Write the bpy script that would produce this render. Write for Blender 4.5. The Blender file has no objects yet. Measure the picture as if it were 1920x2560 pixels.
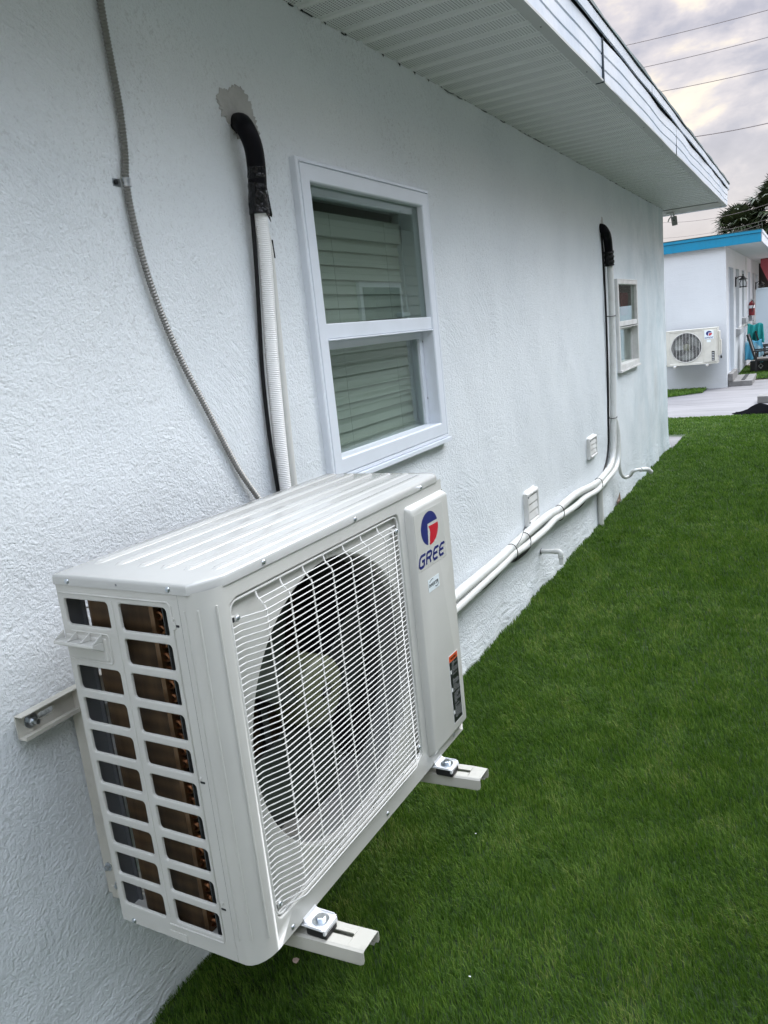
import bpy, math, random
import numpy as np
from mathutils import Vector, Matrix
random.seed(7); rng = np.random.default_rng(11)
R = math.radians; PI = math.pi
scn = bpy.context.scene
COL = scn.collection

# ------------------------------------------------------------------ camera
cam_d = bpy.data.cameras.new('camera'); cam = bpy.data.objects.new('camera', cam_d); COL.objects.link(cam)
rx = Vector((0.87988894, 0.46368507, -0.10388271)); up = Vector((-0.01179434, 0.23986179, 0.9707354)); fw = Vector((-0.475033, 0.85291411, -0.21652059))
m = Matrix.Identity(4)
for i in range(3):
    m[i][0] = rx[i]; m[i][1] = up[i]; m[i][2] = -fw[i]
m[0][3], m[1][3], m[2][3] = 1.3082, 0.0, 1.4546
cam.matrix_world = m
cam_d.sensor_fit = 'HORIZONTAL'; cam_d.sensor_width = 36; cam_d.lens = 36 * 1964.8 / 1920
cam_d.clip_start = 0.02; cam_d.clip_end = 2000
scn.camera = cam

# ------------------------------------------------------------------ sky, sun, exposure
SUN_EL, SUN_AZ = R(46), R(30)      # azimuth measured from +y towards +x
w = bpy.data.worlds.new('World'); scn.world = w; w.use_nodes = True
nt = w.node_tree; nt.nodes.clear()
def N(nt, t, **k):
    n = nt.nodes.new(t)
    for a, b in k.items():
        if a.startswith('i_'):
            n.inputs[int(a[2:])].default_value = b
        else:
            setattr(n, a, b)
    return n
def L(nt, a, b): nt.links.new(a, b)
def MA(nt, op, a, b=None, c=None, clamp=False):
    n = nt.nodes.new('ShaderNodeMath'); n.operation = op; n.use_clamp = clamp
    for i, v in enumerate((a, b, c)):
        if v is None: continue
        if hasattr(v, 'links'): nt.links.new(v, n.inputs[i])
        else: n.inputs[i].default_value = v
    return n.outputs[0]
def MIX(nt, f, a, b, mode='MIX'):
    n = nt.nodes.new('ShaderNodeMix'); n.data_type = 'RGBA'; n.blend_type = mode
    for k, v in ((0, f), (6, a), (7, b)):
        if hasattr(v, 'links'): nt.links.new(v, n.inputs[k])
        else: n.inputs[k].default_value = v if k == 0 else (*v[:3], 1)
    return n.outputs[2]
def RAMP(nt, f, pts):
    n = nt.nodes.new('ShaderNodeValToRGB')
    while len(n.color_ramp.elements) < len(pts): n.color_ramp.elements.new(0.5)
    for e, (p, c) in zip(n.color_ramp.elements, pts):
        e.position = p; e.color = (*c, 1) if len(c) == 3 else c
    nt.links.new(f, n.inputs[0]); return n.outputs[0]
def NOISE(nt, vec, scale, detail=2, rough=.5, dist=0, out=0):
    n = nt.nodes.new('ShaderNodeTexNoise'); n.inputs['Scale'].default_value = scale
    n.inputs['Detail'].default_value = detail; n.inputs['Roughness'].default_value = rough; n.inputs['Distortion'].default_value = dist
    if vec is not None: nt.links.new(vec, n.inputs['Vector'])
    return n.outputs[out]
def XYZ(nt, x=0., y=0., z=0.):
    n = nt.nodes.new('ShaderNodeCombineXYZ')
    for i, v in enumerate((x, y, z)):
        if hasattr(v, 'links'): nt.links.new(v, n.inputs[i])
        else: n.inputs[i].default_value = v
    return n.outputs[0]
def SEP(nt, v):
    n = nt.nodes.new('ShaderNodeSeparateXYZ'); nt.links.new(v, n.inputs[0]); return n.outputs

sky = N(nt, 'ShaderNodeTexSky'); sky.sky_type = 'NISHITA'; sky.sun_disc = False
sky.sun_elevation = SUN_EL; sky.sun_rotation = SUN_AZ; sky.air_density = 1.2; sky.dust_density = 2.0
tc = N(nt, 'ShaderNodeTexCoord')
dx, dy, dz = SEP(nt, tc.outputs['Generated'])
den = MA(nt, 'ADD', MA(nt, 'MAXIMUM', dz, 0.0), 0.22)
cv = XYZ(nt, dx, dy, MA(nt, 'MULTIPLY', dz, 1.9))
n1 = NOISE(nt, cv, 5.2, 6, .55, .25)
n2 = NOISE(nt, cv, 2.1, 3, .5, .2)
n3 = NOISE(nt, cv, 14.0, 5, .6, .3)
mixn = MA(nt, 'ADD', MA(nt, 'MULTIPLY', n1, .6), MA(nt, 'ADD', MA(nt, 'MULTIPLY', n2, .3), MA(nt, 'MULTIPLY', n3, .14)))
ccol = RAMP(nt, mixn, [(0.40, (1.45, 1.42, 1.7)), (0.475, (2.15, 2.05, 2.3)), (0.525, (3.3, 3.0, 3.0)), (0.575, (5.2, 4.5, 3.4)), (0.64, (6.0, 5.5, 4.4))])
# paler veil towards the horizon, much brighter cloud overhead (overcast sky)
hz = MA(nt, 'SUBTRACT', 1.0, MA(nt, 'MULTIPLY', MA(nt, 'MAXIMUM', dz, 0.0), 5.0), clamp=True)
ccol = MIX(nt, MA(nt, 'MULTIPLY', hz, .75), ccol, (4.3, 3.9, 3.8))
zen = MA(nt, 'MULTIPLY', MA(nt, 'SUBTRACT', dz, .38, clamp=True), 3.2, clamp=True)
zcol = MIX(nt, zen, ccol, (18.5, 20.0, 23.0))
fin = MIX(nt, 0.10, zcol, sky.outputs[0])
bg = N(nt, 'ShaderNodeBackground'); bg.inputs[1].default_value = 0.1
L(nt, fin, bg.inputs[0]); wo = N(nt, 'ShaderNodeOutputWorld'); L(nt, bg.outputs[0], wo.inputs[0])

sd = bpy.data.lights.new('sun', 'SUN'); sd.energy = 1.15; sd.angle = R(30); sd.color = (1, .97, .93)
sun = bpy.data.objects.new('sun', sd); COL.objects.link(sun)
to_sun = Vector((math.sin(SUN_AZ) * math.cos(SUN_EL), math.cos(SUN_AZ) * math.cos(SUN_EL), math.sin(SUN_EL)))
sun.rotation_euler = to_sun.to_track_quat('Z', 'Y').to_euler(); sun.location = (4, 2, 8)
vs = scn.view_settings; vs.view_transform = 'Standard'; vs.look = 'None'; vs.gamma = 1; vs.exposure = 1.24; vs.use_curve_mapping = False
scn.cycles.use_denoising = True
scn.cycles.max_bounces = 8; scn.cycles.transparent_max_bounces = 12

# ------------------------------------------------------------------ mesh helpers
class MB:
    def __init__(s): s.v = []; s.f = []
    def add(s, vs_, fs):
        o = len(s.v); s.v += [tuple(p) for p in vs_]; s.f += [tuple(i + o for i in f) for f in fs]; return o
    def quad(s, a, b, c, d): s.add([a, b, c, d], [(0, 1, 2, 3)])
    def box(s, x0, x1, y0, y1, z0, z1, T=None):
        P = [(x, y, z) for z in (z0, z1) for (x, y) in ((x0, y0), (x1, y0), (x1, y1), (x0, y1))]
        if T is not None: P = [tuple(T @ Vector(p)) for p in P]
        s.add(P, [(3, 2, 1, 0), (4, 5, 6, 7), (0, 1, 5, 4), (1, 2, 6, 5), (2, 3, 7, 6), (3, 0, 4, 7)])
    def prism(s, pts, axis, a, b):
        """polygon pts (2D, the two other axes in order) extruded along axis from a to b"""
        def P(q, t):
            l = list(q); l.insert(axis, t); return tuple(l)
        n = len(pts); A = [P(q, a) for q in pts]; B = [P(q, b) for q in pts]
        s.add(A + B, [tuple(range(n))[::-1], tuple(range(n, 2 * n))] + [(i, (i + 1) % n, n + (i + 1) % n, n + i) for i in range(n)])
    def strip(s, LA, LB, close=True):
        n = len(LA); o = s.add(list(LA) + list(LB), [])
        for i in range(n if close else n - 1):
            j = (i + 1) % n; s.f.append((o + i, o + j, o + n + j, o + n + i))
    def cap(s, LA): s.add(LA, [tuple(range(len(LA)))])
    def tube(s, pts, r, n=10, caps=True, flat=1.0):
        P = [Vector(p) for p in pts]; k = len(P)
        rr = r if isinstance(r, (list, tuple)) else [r] * k
        T = []
        for i in range(k):
            t = P[min(i + 1, k - 1)] - P[max(i - 1, 0)]
            T.append(t.normalized() if t.length > 1e-9 else Vector((0, 0, 1)))
        ref = Vector((0, 0, 1)) if abs(T[0].z) < .9 else Vector((1, 0, 0))
        u = T[0].cross(ref).normalized(); V = []
        for i in range(k):
            u = (u - T[i] * u.dot(T[i])).normalized(); v = T[i].cross(u)
            for j in range(n):
                a = 2 * PI * j / n; V.append(P[i] + (u * math.cos(a) + v * math.sin(a) * flat) * rr[i])
        F = []
        for i in range(k - 1):
            for j in range(n):
                F.append((i * n + j, i * n + (j + 1) % n, (i + 1) * n + (j + 1) % n, (i + 1) * n + j))
        if caps: F += [tuple(range(n))[::-1], tuple((k - 1) * n + j for j in range(n))]
        s.add(V, F)
    def lathe(s, prof, origin, axis, n=16):
        """prof: list of (radius, distance along axis)"""
        ax = Vector(axis).normalized(); ref = Vector((0, 0, 1)) if abs(ax.z) < .9 else Vector((1, 0, 0))
        u = ax.cross(ref).normalized(); v = ax.cross(u); O = Vector(origin); V = []
        for (r, h) in prof:
            for j in range(n):
                a = 2 * PI * j / n; V.append(O + ax * h + (u * math.cos(a) + v * math.sin(a)) * r)
        F = [(i * n + j, i * n + (j + 1) % n, (i + 1) * n + (j + 1) % n, (i + 1) * n + j) for i in range(len(prof) - 1) for j in range(n)]
        F += [tuple(range(n))[::-1], tuple((len(prof) - 1) * n + j for j in range(n))]
        s.add(V, F)
    def build(s, name, mat, parent=None, smooth=False, bevel=0, seg=2, mats=None, wn=False):
        me = bpy.data.meshes.new(name); me.from_pydata(s.v, [], s.f); me.update()
        if mat: me.materials.append(mat)
        o = bpy.data.objects.new(name, me); COL.objects.link(o)
        if parent: o.parent = parent
        import bmesh
        bm = bmesh.new(); bm.from_mesh(me); bmesh.ops.remove_doubles(bm, verts=bm.verts, dist=2e-5)
        bmesh.ops.recalc_face_normals(bm, faces=bm.faces)
        if smooth:
            for f in bm.faces: f.smooth = True
            for e in bm.edges:
                if len(e.link_faces) == 2 and e.calc_face_angle(0) > R(38): e.smooth = False
        bm.to_mesh(me); bm.free()
        if bevel:
            b = o.modifiers.new('bevel', 'BEVEL'); b.width = bevel; b.segments = seg; b.limit_method = 'ANGLE'; b.angle_limit = R(35)
        return o
def tag(o, label=None, cat=None, group=None, kind=None):
    if label: o['label'] = label
    if cat: o['category'] = cat
    if group: o['group'] = group
    if kind: o['kind'] = kind
    return o
def empty(name, loc=(0, 0, 0), rz=0, label=None, cat=None, group=None, parent=None):
    o = bpy.data.objects.new(name, None); COL.objects.link(o); o.location = loc; o.rotation_euler = (0, 0, rz); o.empty_display_size = .05
    if parent: o.parent = parent
    return tag(o, label, cat, group)
def copy_tree(o, parent=None):
    c = o.copy(); COL.objects.link(c); c.parent = parent
    for ch in [q for q in bpy.data.objects if q.parent == o]: copy_tree(ch, c)
    return c
def smooth_path(pts, n=8):
    P = [Vector(p) for p in pts]; out = []
    for i in range(len(P) - 1):
        p0 = P[max(i - 1, 0)]; p1 = P[i]; p2 = P[i + 1]; p3 = P[min(i + 2, len(P) - 1)]
        for k in range(n):
            t = k / n
            out.append(0.5 * ((2 * p1) + (p2 - p0) * t + (2 * p0 - 5 * p1 + 4 * p2 - p3) * t * t + (3 * p1 - p0 - 3 * p2 + p3) * t ** 3))
    out.append(P[-1]); return out
def resample(pts, step):
    P = [Vector(p) for p in pts]; out = [P[0]]; acc = 0; last = P[0]
    for p in P[1:]:
        d = (p - last).length
        while acc + d >= step and d > 1e-9:
            t = (step - acc) / d; last = last.lerp(p, t); out.append(last.copy()); d = (p - last).length; acc = 0
        acc += d; last = p
    return out
def rr_pt(th, cx, cy, x0, x1, y0, y1, r=0):
    c, s = math.cos(th), math.sin(th)
    tx = ((x1 if c > 0 else x0) - cx) / c if abs(c) > 1e-9 else 1e9
    ty = ((y1 if s > 0 else y0) - cy) / s if abs(s) > 1e-9 else 1e9
    t = min(tx, ty); px, py = cx + c * t, cy + s * t
    if r > 0:
        ox = x1 - r if c > 0 else x0 + r; oy = y1 - r if s > 0 else y0 + r
        if (px - ox) * (1 if c > 0 else -1) > 0 and (py - oy) * (1 if s > 0 else -1) > 0:
            ex, ey = cx - ox, cy - oy; b = ex * c + ey * s; q = ex * ex + ey * ey - r * r
            t = -b + math.sqrt(max(b * b - q, 0)); px, py = cx + c * t, cy + s * t
    return px, py
def angs(cx, cy, rects, n=40):
    A = [2 * PI * i / n for i in range(n)]
    for (x0, x1, y0, y1) in rects:
        A += [math.atan2(y - cy, x - cx) % (2 * PI) for x in (x0, x1) for y in (y0, y1)]
    A = sorted(A); o = [A[0]]
    for a in A[1:]:
        if a - o[-1] > 1e-6: o.append(a)
    return o
def holecell(mb, f, cell, hole, r, bev=.0028, depth=.005, lip=.003, n=24):
    """flat cell with a rounded rectangular hole; f(u,v,d) maps to space, d into the sheet"""
    x0, x1, y0, y1 = hole; cx, cy = (x0 + x1) / 2, (y0 + y1) / 2
    e = bev
    A = angs(cx, cy, [cell, (x0, x1, y0, y1)], n)
    for (qx, qy) in ((1, 1), (1, -1), (-1, 1), (-1, -1)):     # extra samples on corners
        ox = (x1 - r if qx > 0 else x0 + r); oy = (y1 - r if qy > 0 else y0 + r)
        for k in range(5):
            a = k / 4 * PI / 2; px = ox + qx * r * math.cos(a); py = oy + qy * r * math.sin(a); A.append(math.atan2(py - cy, px - cx) % (2 * PI))
    A = sorted(A); B = [A[0]]
    for a in A[1:]:
        if a - B[-1] > 1e-6: B.append(a)
    A = B
    def loop(x0, x1, y0, y1, r, d): return [f(*rr_pt(t, cx, cy, x0, x1, y0, y1, r), d) for t in A]
    Ls = [loop(*cell, 0, 0), loop(x0 - e - .0012, x1 + e + .0012, y0 - e - .0012, y1 + e + .0012, r + e + .0012, 0), loop(x0 - e, x1 + e, y0 - e, y1 + e, r + e, 0), loop(x0 - e * .35, x1 + e * .35, y0 - e * .35, y1 + e * .35, r + e * .35, lip * .3), loop(x0, x1, y0, y1, r, lip), loop(x0, x1, y0, y1, r, depth)]
    for a, b in zip(Ls, Ls[1:]): mb.strip(a, b)

# ------------------------------------------------------------------ materials
def mat(name, col, rough=.5, metal=0, bump=None, var=None, spec=.5, coat=0, trans=0):
    """bump=(scale, distance); var=(scale, colour2, low, high)"""
    M = bpy.data.materials.new(name); M.use_nodes = True; t = M.node_tree; b = t.nodes['Principled BSDF']
    b.inputs['Base Color'].default_value = (*col, 1); b.inputs['Roughness'].default_value = rough; b.inputs['Metallic'].default_value = metal
    b.inputs['Specular IOR Level'].default_value = spec; b.inputs['Coat Weight'].default_value = coat
    c = t.nodes.new('ShaderNodeTexCoord').outputs['Object']
    if var:
        f = NOISE(t, c, var[0], 5, .6); f = MA(t, 'MULTIPLY', MA(t, 'SUBTRACT', f, var[2]), 1 / (var[3] - var[2]), clamp=True)
        L(t, MIX(t, f, col, var[1]), b.inputs['Base Color'])
    if bump:
        bn = t.nodes.new('ShaderNodeBump'); bn.inputs['Strength'].default_value = 1; bn.inputs['Distance'].default_value = bump[1]
        L(t, NOISE(t, c, bump[0], 3, .55), bn.inputs['Height']); L(t, bn.outputs[0], b.inputs['Normal'])
    return M
m_ac = mat('ivory_powder_coat', (.52, .52, .49), .36, 0, (900, .00006), (7, (.49, .49, .465), .4, .7), .5)
m_aclid = mat('glossy_ivory_paint', (.46, .465, .45), .13, 0, (500, .00003), (9, (.43, .435, .42), .45, .7), .7)
m_far = mat('ivory_enamel', (.56, .55, .49), .4, 0, None, (12, (.5, .49, .44), .45, .7))
m_wire = mat('white_wire_coating', (.66, .66, .64), .3)
m_brkt = mat('cream_bracket_paint', (.50, .49, .44), .42, 0, (400, .00008), (14, (.42, .41, .37), .55, .72))
m_zinc = mat('zinc_plate', (.62, .66, .70), .28, 1, None, (60, (.40, .44, .48), .45, .65))
m_foot = mat('bright_zinc_foot', (.74, .75, .77), .38, .25, (60, .0006))
m_rub = mat('black_rubber', (.012, .012, .013), .55)
m_dark = mat('dark_interior', (.055, .06, .06), .6)
m_grey = mat('grey_galvanised_panel', (.16, .17, .18), .45, .3)
m_copper = mat('copper', (.26, .12, .06), .3, 1)
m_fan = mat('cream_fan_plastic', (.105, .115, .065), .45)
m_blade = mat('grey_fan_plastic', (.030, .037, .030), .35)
m_motor = mat('motor_grey', (.10, .105, .11), .35, .6)
m_navy = mat('navy_ink', (.015, .02, .14), .3)
m_red = mat('red_ink', (.48, .012, .03), .3)
m_clear = mat('clear_sticker', (.51, .51, .48), .16)
m_label = mat('pale_blue_sticker', (.70, .77, .80), .3)
m_ink = mat('black_ink', (.01, .011, .013), .3)
m_fine = mat('grey_fine_print', (.30, .31, .32), .4)
m_orange = mat('orange_ink', (.62, .09, .02), .35)
m_white = mat('white_ink', (.75, .77, .78), .35)
# coil: vertical hairline fins crossed by faint tube rows
def coil_mat():
    M = bpy.data.materials.new('bronze_fins'); M.use_nodes = True; t = M.node_tree; b = t.nodes['Principled BSDF']
    c = t.nodes.new('ShaderNodeTexCoord').outputs['Object']; x, y, z = SEP(t, c)
    s = MA(t, 'ADD', x, y)
    fin = MA(t, 'SINE', MA(t, 'MULTIPLY', s, 2 * PI / .0022))
    rows = MA(t, 'SINE', MA(t, 'MULTIPLY', z, 2 * PI / .0254))
    n = NOISE(t, XYZ(t, MA(t, 'MULTIPLY', s, 30.0), 0.0, MA(t, 'MULTIPLY', z, 4.0)), 1, 4, .6)
    f = MA(t, 'ADD', MA(t, 'MULTIPLY', n, .8), MA(t, 'MULTIPLY', MA(t, 'ADD', fin, rows), .07), clamp=True)
    L(t, RAMP(t, f, [(.25, (.055, .034, .018)), (.6, (.16, .095, .045))]), b.inputs['Base Color'])
    b.inputs['Roughness'].default_value = .42; b.inputs['Metallic'].default_value = .35
    bn = t.nodes.new('ShaderNodeBump'); bn.inputs['Distance'].default_value = .0008; L(t, fin, bn.inputs['Height']); L(t, bn.outputs[0], b.inputs['Normal'])
    return M
m_coil = coil_mat()

def stucco(name, col, col2, grain=.0016, streak=0., far=False):
    M = bpy.data.materials.new(name); M.use_nodes = True; t = M.node_tree; b = t.nodes['Principled BSDF']
    c = t.nodes.new('ShaderNodeTexCoord').outputs['Object']; x, y, z = SEP(t, c)
    g1 = NOISE(t, c, 170, 3, .6, .1)
    g2 = NOISE(t, c, 62, 3, .6, .4)
    g3 = NOISE(t, c, 7, 3, .5)
    # fan-shaped trowel sweeps: rings about scattered centres
    vo = t.nodes.new('ShaderNodeTexVoronoi'); vo.inputs['Scale'].default_value = 1.9; vo.inputs['Randomness'].default_value = 1
    L(t, XYZ(t, 0.0, y, z), vo.inputs['Vector'])
    px, py, pz = SEP(t, vo.outputs['Position'])
    ddy = MA(t, 'SUBTRACT', y, MA(t, 'SUBTRACT', py, .16)); ddz = MA(t, 'SUBTRACT', z, MA(t, 'SUBTRACT', pz, .22))
    rr = MA(t, 'SQRT', MA(t, 'ADD', MA(t, 'MULTIPLY', ddy, ddy), MA(t, 'MULTIPLY', ddz, ddz)))
    th = MA(t, 'ARCTAN2', ddz, ddy)
    arc = NOISE(t, XYZ(t, MA(t, 'MULTIPLY', rr, 95.0), MA(t, 'MULTIPLY', th, 5.0), MA(t, 'MULTIPLY', py, 9.0)), 1, 3, .6, .25)
    msk = MA(t, 'MULTIPLY', MA(t, 'SUBTRACT', NOISE(t, c, 2.3, 2, .5), .42), 4.0, clamp=True)
    base_m = MA(t, 'MULTIPLY', MA(t, 'SUBTRACT', .30, z), 4.0, clamp=True)
    h = MA(t, 'ADD', MA(t, 'MULTIPLY', g1, .55), MA(t, 'MULTIPLY', g2, .55))
    h = MA(t, 'ADD', h, MA(t, 'MULTIPLY', MA(t, 'MULTIPLY', arc, msk), .9))
    h = MA(t, 'ADD', h, MA(t, 'MULTIPLY', g3, .8))
    h = MA(t, 'ADD', h, MA(t, 'MULTIPLY', MA(t, 'MULTIPLY', NOISE(t, XYZ(t, x, MA(t, 'MULTIPLY', y, .35), z), 22, 4, .65, 1.0), base_m), 2.4))
    bn = t.nodes.new('ShaderNodeBump'); bn.inputs['Strength'].default_value = 1.0; bn.inputs['Distance'].default_value = grain * 3.4
    L(t, h, bn.inputs['Height']); L(t, bn.outputs[0], b.inputs['Normal'])
    # colour: mottled paint, pits the roller missed, water streaks
    mot = NOISE(t, c, 1.1, 4, .6)
    cc = MIX(t, MA(t, 'MULTIPLY', MA(t, 'SUBTRACT', mot, .35), 2.6, clamp=True), col, col2)
    if streak:
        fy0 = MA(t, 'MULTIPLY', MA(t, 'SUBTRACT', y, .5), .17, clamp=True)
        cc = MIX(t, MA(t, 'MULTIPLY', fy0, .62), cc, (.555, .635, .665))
        st = NOISE(t, XYZ(t, 0.0, MA(t, 'MULTIPLY', y, 1.5), MA(t, 'MULTIPLY', z, .75)), 1.5, 7, .64, 1.3)
        fy = MA(t, 'MULTIPLY', MA(t, 'SUBTRACT', y, 1.9), .36, clamp=True)
        sf = MA(t, 'MULTIPLY', MA(t, 'MULTIPLY', MA(t, 'SUBTRACT', st, .38), 3.2, clamp=True), fy)
        cc = MIX(t, MA(t, 'MULTIPLY', sf, streak), cc, (.44, .555, .60))
        gw = MA(t, 'MULTIPLY', MA(t, 'SUBTRACT', NOISE(t, c, 2.3, 6, .64), .46), 4.5, clamp=True)
        cc = MIX(t, MA(t, 'MULTIPLY', MA(t, 'MULTIPLY', gw, fy), .85), cc, (.42, .50, .53))
        # faint rust dribble under and over the nearer vent
        ry = MA(t, 'SUBTRACT', 1.0, MA(t, 'MULTIPLY', MA(t, 'ABSOLUTE', MA(t, 'SUBTRACT', y, 3.95)), 7.0), clamp=True)
        rz = MA(t, 'SUBTRACT', 1.0, MA(t, 'MULTIPLY', MA(t, 'ABSOLUTE', MA(t, 'SUBTRACT', z, .75)), 2.6), clamp=True)
        cc = MIX(t, MA(t, 'MULTIPLY', MA(t, 'MULTIPLY', ry, rz), .22), cc, (.52, .44, .36))
    hi = MA(t, 'ADD', .25, MA(t, 'MULTIPLY', MA(t, 'MULTIPLY', MA(t, 'SUBTRACT', z, .9), 1.1, clamp=True), .75))
    pit = MA(t, 'MULTIPLY', MA(t, 'SUBTRACT', .47, MA(t, 'ADD', MA(t, 'MULTIPLY', g1, .6), MA(t, 'MULTIPLY', g2, .4))), 9.0, clamp=True)
    big = MA(t, 'MULTIPLY', MA(t, 'SUBTRACT', NOISE(t, c, 2.0, 4, .6), .38), 3.5, clamp=True)
    cc = MIX(t, MA(t, 'MULTIPLY', MA(t, 'MULTIPLY', MA(t, 'MULTIPLY', pit, hi), big), .55), cc, (.36, .36, .36))
    L(t, cc, b.inputs['Base Color']); b.inputs['Roughness'].default_value = .6; b.inputs['Specular IOR Level'].default_value = .4
    return M
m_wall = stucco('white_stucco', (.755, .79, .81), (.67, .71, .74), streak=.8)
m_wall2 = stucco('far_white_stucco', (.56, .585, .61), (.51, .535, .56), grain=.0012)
m_vinyl = mat('white_vinyl', (.70, .74, .80), .38, 0, None, (6, (.66, .70, .75), .4, .7))
m_vinyl2 = mat('cream_vinyl', (.68, .68, .665), .42, 0, None, (8, (.55, .54, .52), .45, .7))
m_fascia = mat('white_metal_fascia', (.62, .66, .72), .40, .05, (9, .004), (3.2, (.50, .57, .66), .35, .7))
m_lip = mat('grey_white_trim', (.46, .47, .46), .5)
m_shing = mat('dark_teal_roof_edge', (.025, .07, .075), .75, 0, (60, .004), (30, (.04, .05, .05), .4, .6))
m_blk = mat('black_gap', (.01, .012, .014), .8)
m_pvc = mat('white_pvc', (.66, .67, .65), .38, 0, None, (20, (.58, .58, .55), .5, .75))
m_rib = mat('ribbed_white_hose', (.80, .80, .79), .42)
m_pale = mat('pale_line_cover', (.60, .60, .57), .45)
m_tape = mat('black_tape', (.004, .004, .005), .25, 0, (38, .014), spec=.3)
m_foam = mat('black_foam_insulation', (.003, .003, .005), .5, spec=.12)
m_cable = mat('black_cable', (.006, .006, .007), .45, spec=.25)
m_flex = mat('galvanised_flex_conduit', (.27, .265, .25), .42, .65)
m_mort = mat('smooth_grey_mortar', (.44, .435, .42), .85, 0, (22, .006), (16, (.36, .355, .34), .42, .62))
m_blind = mat('cream_blind', (.66, .67, .62), .55)
m_steel = mat('steel', (.45, .45, .45), .3, 1)

def soffit_mat():
    M = bpy.data.materials.new('perforated_soffit'); M.use_nodes = True; t = M.node_tree; b = t.nodes['Principled BSDF']
    c = t.nodes.new('ShaderNodeTexCoord').outputs['Object']; x, y, z = SEP(t, c)
    P = .0100
    fx = MA(t, 'SUBTRACT', MA(t, 'FRACT', MA(t, 'DIVIDE', x, P)), .5)
    fy = MA(t, 'SUBTRACT', MA(t, 'FRACT', MA(t, 'ADD', MA(t, 'DIVIDE', y, P), MA(t, 'MULTIPLY', MA(t, 'FLOOR', MA(t, 'DIVIDE', x, P)), .5))), .5)
    r = MA(t, 'SQRT', MA(t, 'ADD', MA(t, 'MULTIPLY', fx, fx), MA(t, 'MULTIPLY', fy, fy)))
    hole = MA(t, 'LESS_THAN', r, .27)
    yy = MA(t, 'FRACT', MA(t, 'DIVIDE', MA(t, 'SUBTRACT', y, .037), .125))
    band = MA(t, 'MULTIPLY', MA(t, 'GREATER_THAN', yy, .07), MA(t, 'LESS_THAN', yy, .69))
    f = MA(t, 'MULTIPLY', hole, band)
    n = NOISE(t, c, 3, 4, .6)
    base = MIX(t, n, (.66, .68, .665), (.73, .74, .725))
    L(t, MIX(t, MA(t, 'MULTIPLY', f, .9), base, (.05, .05, .05)), b.inputs['Base Color']); b.inputs['Roughness'].default_value = .5
    return M
m_soff = soffit_mat()

def glass(name, tint, rough=0.0, k=1.0):
    M = bpy.data.materials.new(name); M.use_nodes = True; t = M.node_tree; t.nodes.clear()
    tr = N(t, 'ShaderNodeBsdfTransparent'); tr.inputs[0].default_value = (*tint, 1)
    gl = N(t, 'ShaderNodeBsdfGlossy'); gl.inputs['Roughness'].default_value = rough; gl.inputs[0].default_value = (.9, .95, .93, 1)
    lw = N(t, 'ShaderNodeLayerWeight'); lw.inputs[0].default_value = .5
    mx = N(t, 'ShaderNodeMixShader'); L(t, MA(t, 'ADD', .05, MA(t, 'MULTIPLY', MA(t, 'POWER', lw.outputs['Facing'], 4.0), .9 * k), clamp=True), mx.inputs[0]); L(t, tr.outputs[0], mx.inputs[1]); L(t, gl.outputs[0], mx.inputs[2])
    o = N(t, 'ShaderNodeOutputMaterial'); L(t, mx.outputs[0], o.inputs[0]); return M
m_glass = glass('tinted_window_glass', (.70, .745, .72))
m_glass2 = glass('lantern_glass', (.92, .94, .95))

# ------------------------------------------------------------------ ground, lawn, path
def ground_mat(name, cols, scale=40):
    M = bpy.data.materials.new(name); M.use_nodes = True; t = M.node_tree; b = t.nodes['Principled BSDF']
    c = t.nodes.new('ShaderNodeTexCoord').outputs['Object']
    f = MA(t, 'ADD', MA(t, 'MULTIPLY', NOISE(t, c, scale, 5, .7), .7), MA(t, 'MULTIPLY', NOISE(t, c, scale * .04, 3, .5), .3))
    L(t, RAMP(t, f, [(.35, cols[0]), (.65, cols[1])]), b.inputs['Base Color']); b.inputs['Roughness'].default_value = .85
    bn = t.nodes.new('ShaderNodeBump'); bn.inputs['Distance'].default_value = .006; L(t, f, bn.inputs['Height']); L(t, bn.outputs[0], b.inputs['Normal']); return M
def sheet(name, poly, z, M, kind='structure'):
    b = MB(); b.add([(x, y, z) for x, y in poly], [tuple(range(len(poly)))]); o = b.build(name, M); return tag(o, kind=kind)
sheet('ground', [(-400, -400), (400, -400), (400, 400), (-400, 400)], -.012, ground_mat('sandy_soil', ((.16, .14, .11), (.26, .23, .19)), 12))
m_turf = ground_mat('turf_backing', ((.012, .028, .006), (.03, .06, .014)), 90)
sheet('lawn', [(0.0, -3), (7, -3), (7, 10.98), (-.0, 11.12), (-4, 11.3), (-4, 8.75), (0, 8.75)], -.004, m_turf)
def path_mat():
    M = bpy.data.materials.new('pale_concrete'); M.use_nodes = True; t = M.node_tree; b = t.nodes['Principled BSDF']
    c = t.nodes.new('ShaderNodeTexCoord').outputs['Object']; x, y, z = SEP(t, c)
    v = XYZ(t, MA(t, 'MULTIPLY', x, .5), MA(t, 'MULTIPLY', y, 2.2), z)
    f = MA(t, 'ADD', MA(t, 'MULTIPLY', NOISE(t, v, 1.6, 5, .6, 1.2), .75), MA(t, 'MULTIPLY', NOISE(t, c, 60, 3, .6), .25))
    L(t, RAMP(t, f, [(.36, (.115, .112, .116)), (.5, (.17, .165, .17)), (.66, (.21, .204, .207))]), b.inputs['Base Color'])
    b.inputs['Roughness'].default_value = .7; return M
m_path = path_mat()
sheet('path', [(-6, 11.35), (0, 11.0), (8, 10.9), (8, 15.75), (.45, 15.75), (.2, 15.2), (.1, 14.9), (-6, 14.9)], .0, m_path)
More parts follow.
